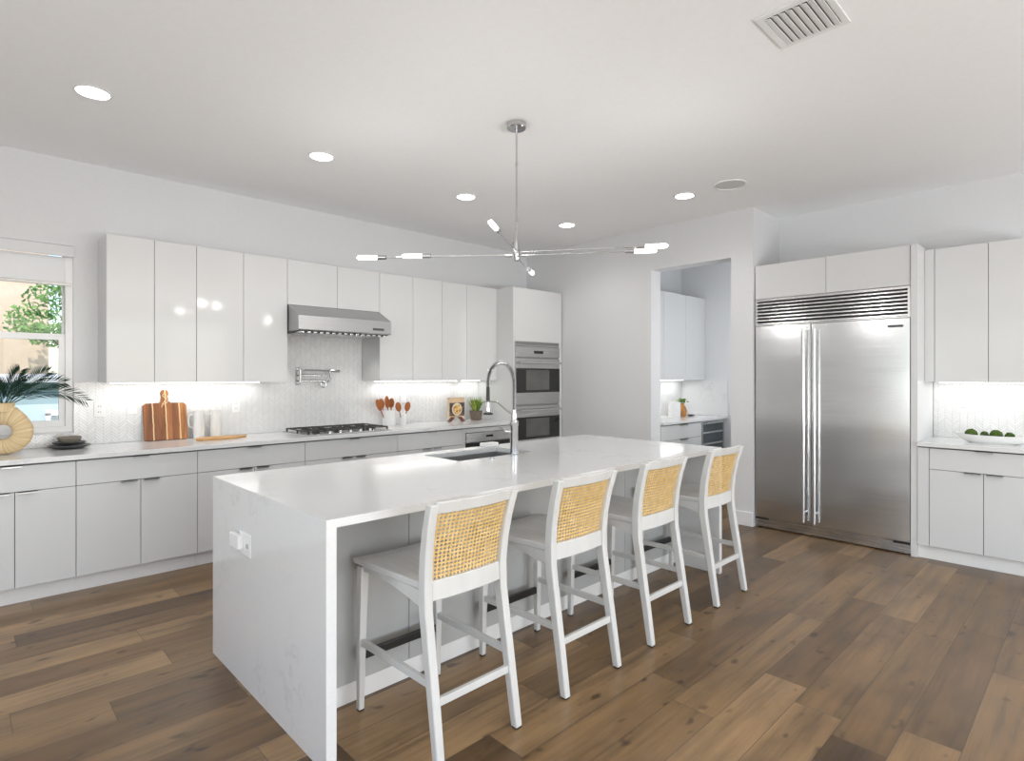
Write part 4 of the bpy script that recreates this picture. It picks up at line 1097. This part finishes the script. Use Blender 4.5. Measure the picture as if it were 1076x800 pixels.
# serving board (flat)
o = obj('serving_board', MB().prism([(-.19, -.03), (-.15, -.085), (-.02, -.10), (.10, -.092), (.16, -.05), (.215, -.035), (.225, .0), (.16, .02), (.10, .075), (-.04, .09), (-.15, .07)], 0, .016, 'z'), M['amber'], bevel=.004, smooth=False, local=True)
o.location = (1.55, 5.10, CT+.0008); o.rotation_euler = (0, 0, .1); o.data.materials[0] = mottled('honey_wood', (.50, .25, .07), (.66, .38, .14), 14, .4, stretch=(.4, 3, 1)); tag(o, 'flat oval wooden serving board lying before the white pitchers', 'serving board')
# pitchers
def pitcher(x, y, lab):
    t = thing('pitcher', lab, 'pitcher', (x, y, CT), 'white pitchers by the cutting board')
    obj('jug', MB().lathe([(.001, 0), (.040, 0), (.043, .006), (.044, .10), (.037, .18), (.039, .228), (.036, .228), (.034, .18), (.038, .05), (.001, .012)], 32, cap=False), M['ceramic'], t, smooth=True, local=True)
    obj('handle', MB().tube([(-.036, 0, .20), (-.068, 0, .195), (-.082, 0, .15), (-.072, 0, .10), (-.042, 0, .085)], .0062, 8), M['ceramic'], t, smooth=True, local=True)
    return t
pitcher(1.445, 5.26, 'white pitcher right beside the striped cutting board')
pitcher(1.575, 5.26, 'white pitcher farther from the cutting board, nearer the socket')
# crocks and utensils
def crock(x, y, r, h, lab):
    t = thing('utensil_crock', lab, 'crock', (x, y, CT), 'white utensil crocks')
    obj('jar', MB().lathe([(.001, 0), (r*.92, 0), (r, .006), (r, h), (r*.93, h), (r*.92, .012), (.001, .012)], 28, cap=False), M['ceramic'], t, smooth=True, local=True)
crock(3.235, 5.20, .072, .165, 'larger white crock of wooden utensils right of the cooktop')
crock(3.395, 5.17, .036, .120, 'smaller white crock of wooden spoons beside the larger crock')
def utensil(x, y, z0, dx, dy, L, kind, lab, grp):
    t = thing('wooden_spoon' if kind != 'spatula' else 'wooden_spatula', lab, 'spoon' if kind != 'spatula' else 'spatula', (x, y, z0), grp)
    d = Vector((dx, dy, 1)).normalized(); top = d*L
    obj('shaft', MB().tube([(0, 0, 0), tuple(top*.75)], [.0045, .0055], 8), M['spoonwood'], t, smooth=True, local=True)
    side = Vector((1, 0, 0)); side = (side-d*side.dot(d)).normalized(); nn = d.cross(side)
    c = top*.75+d*.035
    if kind == 'spoon': f = lambda v: c+side*v.x*.036+nn*v.y*.011+d*v.z*.052
    else: f = lambda v: c+side*(v.x*.029)+nn*v.y*.005+d*(v.z*.066)
    obj('spoon_bowl' if kind == 'spoon' else 'blade', MB().ball((0, 0, 0), 1, 16, 10, f), M['spoonwood'], t, smooth=True, local=True)
for i, (x, dx, L, k_) in enumerate(((3.200, -.46, .255, 'spatula'), (3.215, -.30, .26, 'spoon'), (3.236, -.14, .268, 'spatula'), (3.262, .03, .25, 'spoon'))):
    utensil(x, 5.19+.022*(i % 2), CT+.014, dx, -.03, L, k_, 'reddish wooden utensil fanned out of the larger white crock', 'wooden utensils in the larger crock')
for i, (x, dx, L) in enumerate(((3.382, -.30, .205), (3.398, .25, .20))):
    utensil(x, 5.17, CT+.014, dx, -.02, L, 'spoon', 'reddish wooden spoon standing in the smaller white crock', 'wooden spoons in the smaller crock')

# cookbook on easel
t = thing('book_easel', 'small light wooden easel with crossed dark feet on the back worktop', 'easel', (4.10, 5.16, CT))
mb = MB()
mb.box(-.135, -.012, .052, .135, .028, .064)
mb.prism([(-.118, .064), (-.100, .064), (-.100, .272), (-.118, .272)], .004, .012, 'y'); mb.prism([(.100, .064), (.118, .064), (.118, .272), (.100, .272)], .004, .012, 'y'); mb.box(-.118, .004, .255, .118, .012, .272)
obj('rest', mb, M['easelwood'], t, bevel=.002, local=True)
for s in (-1, 1): obj('foot', MB().prism([(s*.125, 0), (s*.085, 0), (s*.025, .051), (s*.065, .051)], -.012, .020, 'y'), mottled('dark_stained_wood', (.14, .05, .03), (.22, .09, .05), 20, .5), t, local=True)
def cover_mat():
    m = mat('cookbook_cover', (.5, .3, .1), .35); tt = NT(m); p, s_ = tt.objpos()
    r = tt.math('SQRT', tt.math('ADD', tt.math('POWER', tt.math('MULTIPLY', s_[0], 1.0), 2.0), tt.math('POWER', tt.math('SUBTRACT', s_[2], .075), 2.0)))
    nz = tt.noise(p, 28, 4)
    food = tt.ramp(nz, [(.35, (.30, .10, .02)), (.5, (.75, .42, .10)), (.62, (.85, .70, .40)), (.75, (.20, .10, .03))])
    dark = tt.ramp(nz, [(.4, (.05, .03, .02)), (.6, (.16, .10, .06))])
    c = tt.mix(tt.math('LESS_THAN', r, .062), dark, food)
    ringm = tt.math('LESS_THAN', tt.math('ABSOLUTE', tt.math('SUBTRACT', r, .066)), .006); c = tt.mix(ringm, c, (.75, .73, .68))
    c = tt.mix(tt.math('GREATER_THAN', s_[2], .150), c, (.76, .55, .36)); tt.link(c, B(m).inputs['Base Color']); return m
t = thing('cookbook', 'cookbook with a food photo cover standing on the wooden easel', 'book', (4.10, 5.148, CT+.0645))
obj('cover', bx(-.108, 0, 0, .108, .003, .196), cover_mat(), t, local=True)
obj('pages', bx(-.104, .0032, .003, .104, .0142, .193), M['ceramic'], t, local=True)
# potted grass
t = thing('potted_grass', 'yellow-green grass in a square brown pot beside the cookbook', 'potted plant', (4.40, 5.17, CT))
obj('pot', MB().add([(-.048, -.048, 0), (.048, -.048, 0), (.048, .048, 0), (-.048, .048, 0), (-.055, -.055, .112), (.055, -.055, .112), (.055, .055, .112), (-.055, .055, .112), (-.047, -.047, .112), (.047, -.047, .112), (.047, .047, .112), (-.047, .047, .112), (-.048, -.048, .100), (.048, -.048, .100), (.048, .048, .100), (-.048, .048, .100)],
    [(3, 2, 1, 0), (0, 1, 5, 4), (1, 2, 6, 5), (2, 3, 7, 6), (3, 0, 4, 7), (4, 5, 9, 8), (5, 6, 10, 9), (6, 7, 11, 10), (7, 4, 8, 11), (8, 9, 13, 12), (9, 10, 14, 13), (10, 11, 15, 14), (11, 8, 12, 15), (12, 13, 14, 15)]), M['pot'], t, local=True, bevel=.002)
rnd = random.Random(21)
for nm, mm, N__, spread in (('grass_blades', 'grass1', 130, 1.0), ('grass_blades', 'grass2', 90, .75)):
    mb = MB()
    for i in range(N__):
        a = rnd.uniform(0, 2*PI); r = rnd.uniform(0, .036); p0 = Vector((r*math.cos(a), r*math.sin(a), .099)); ln = rnd.uniform(.12, .20); out = rnd.uniform(.1, .80)*spread
        dirv = Vector((math.cos(a)*out, math.sin(a)*out, 1)).normalized(); w_ = Vector((-math.sin(a), math.cos(a), 0))*.0045
        p1 = p0+dirv*ln*.55; p2 = p0+dirv*ln+Vector((math.cos(a), math.sin(a), -.5))*ln*.18*out
        mb.add([p0-w_, p0+w_, p1+w_*1.1, p1-w_*1.1, p2], [(0, 1, 2, 3), (3, 2, 4)])
    obj(nm, mb, M[mm], t, local=True)
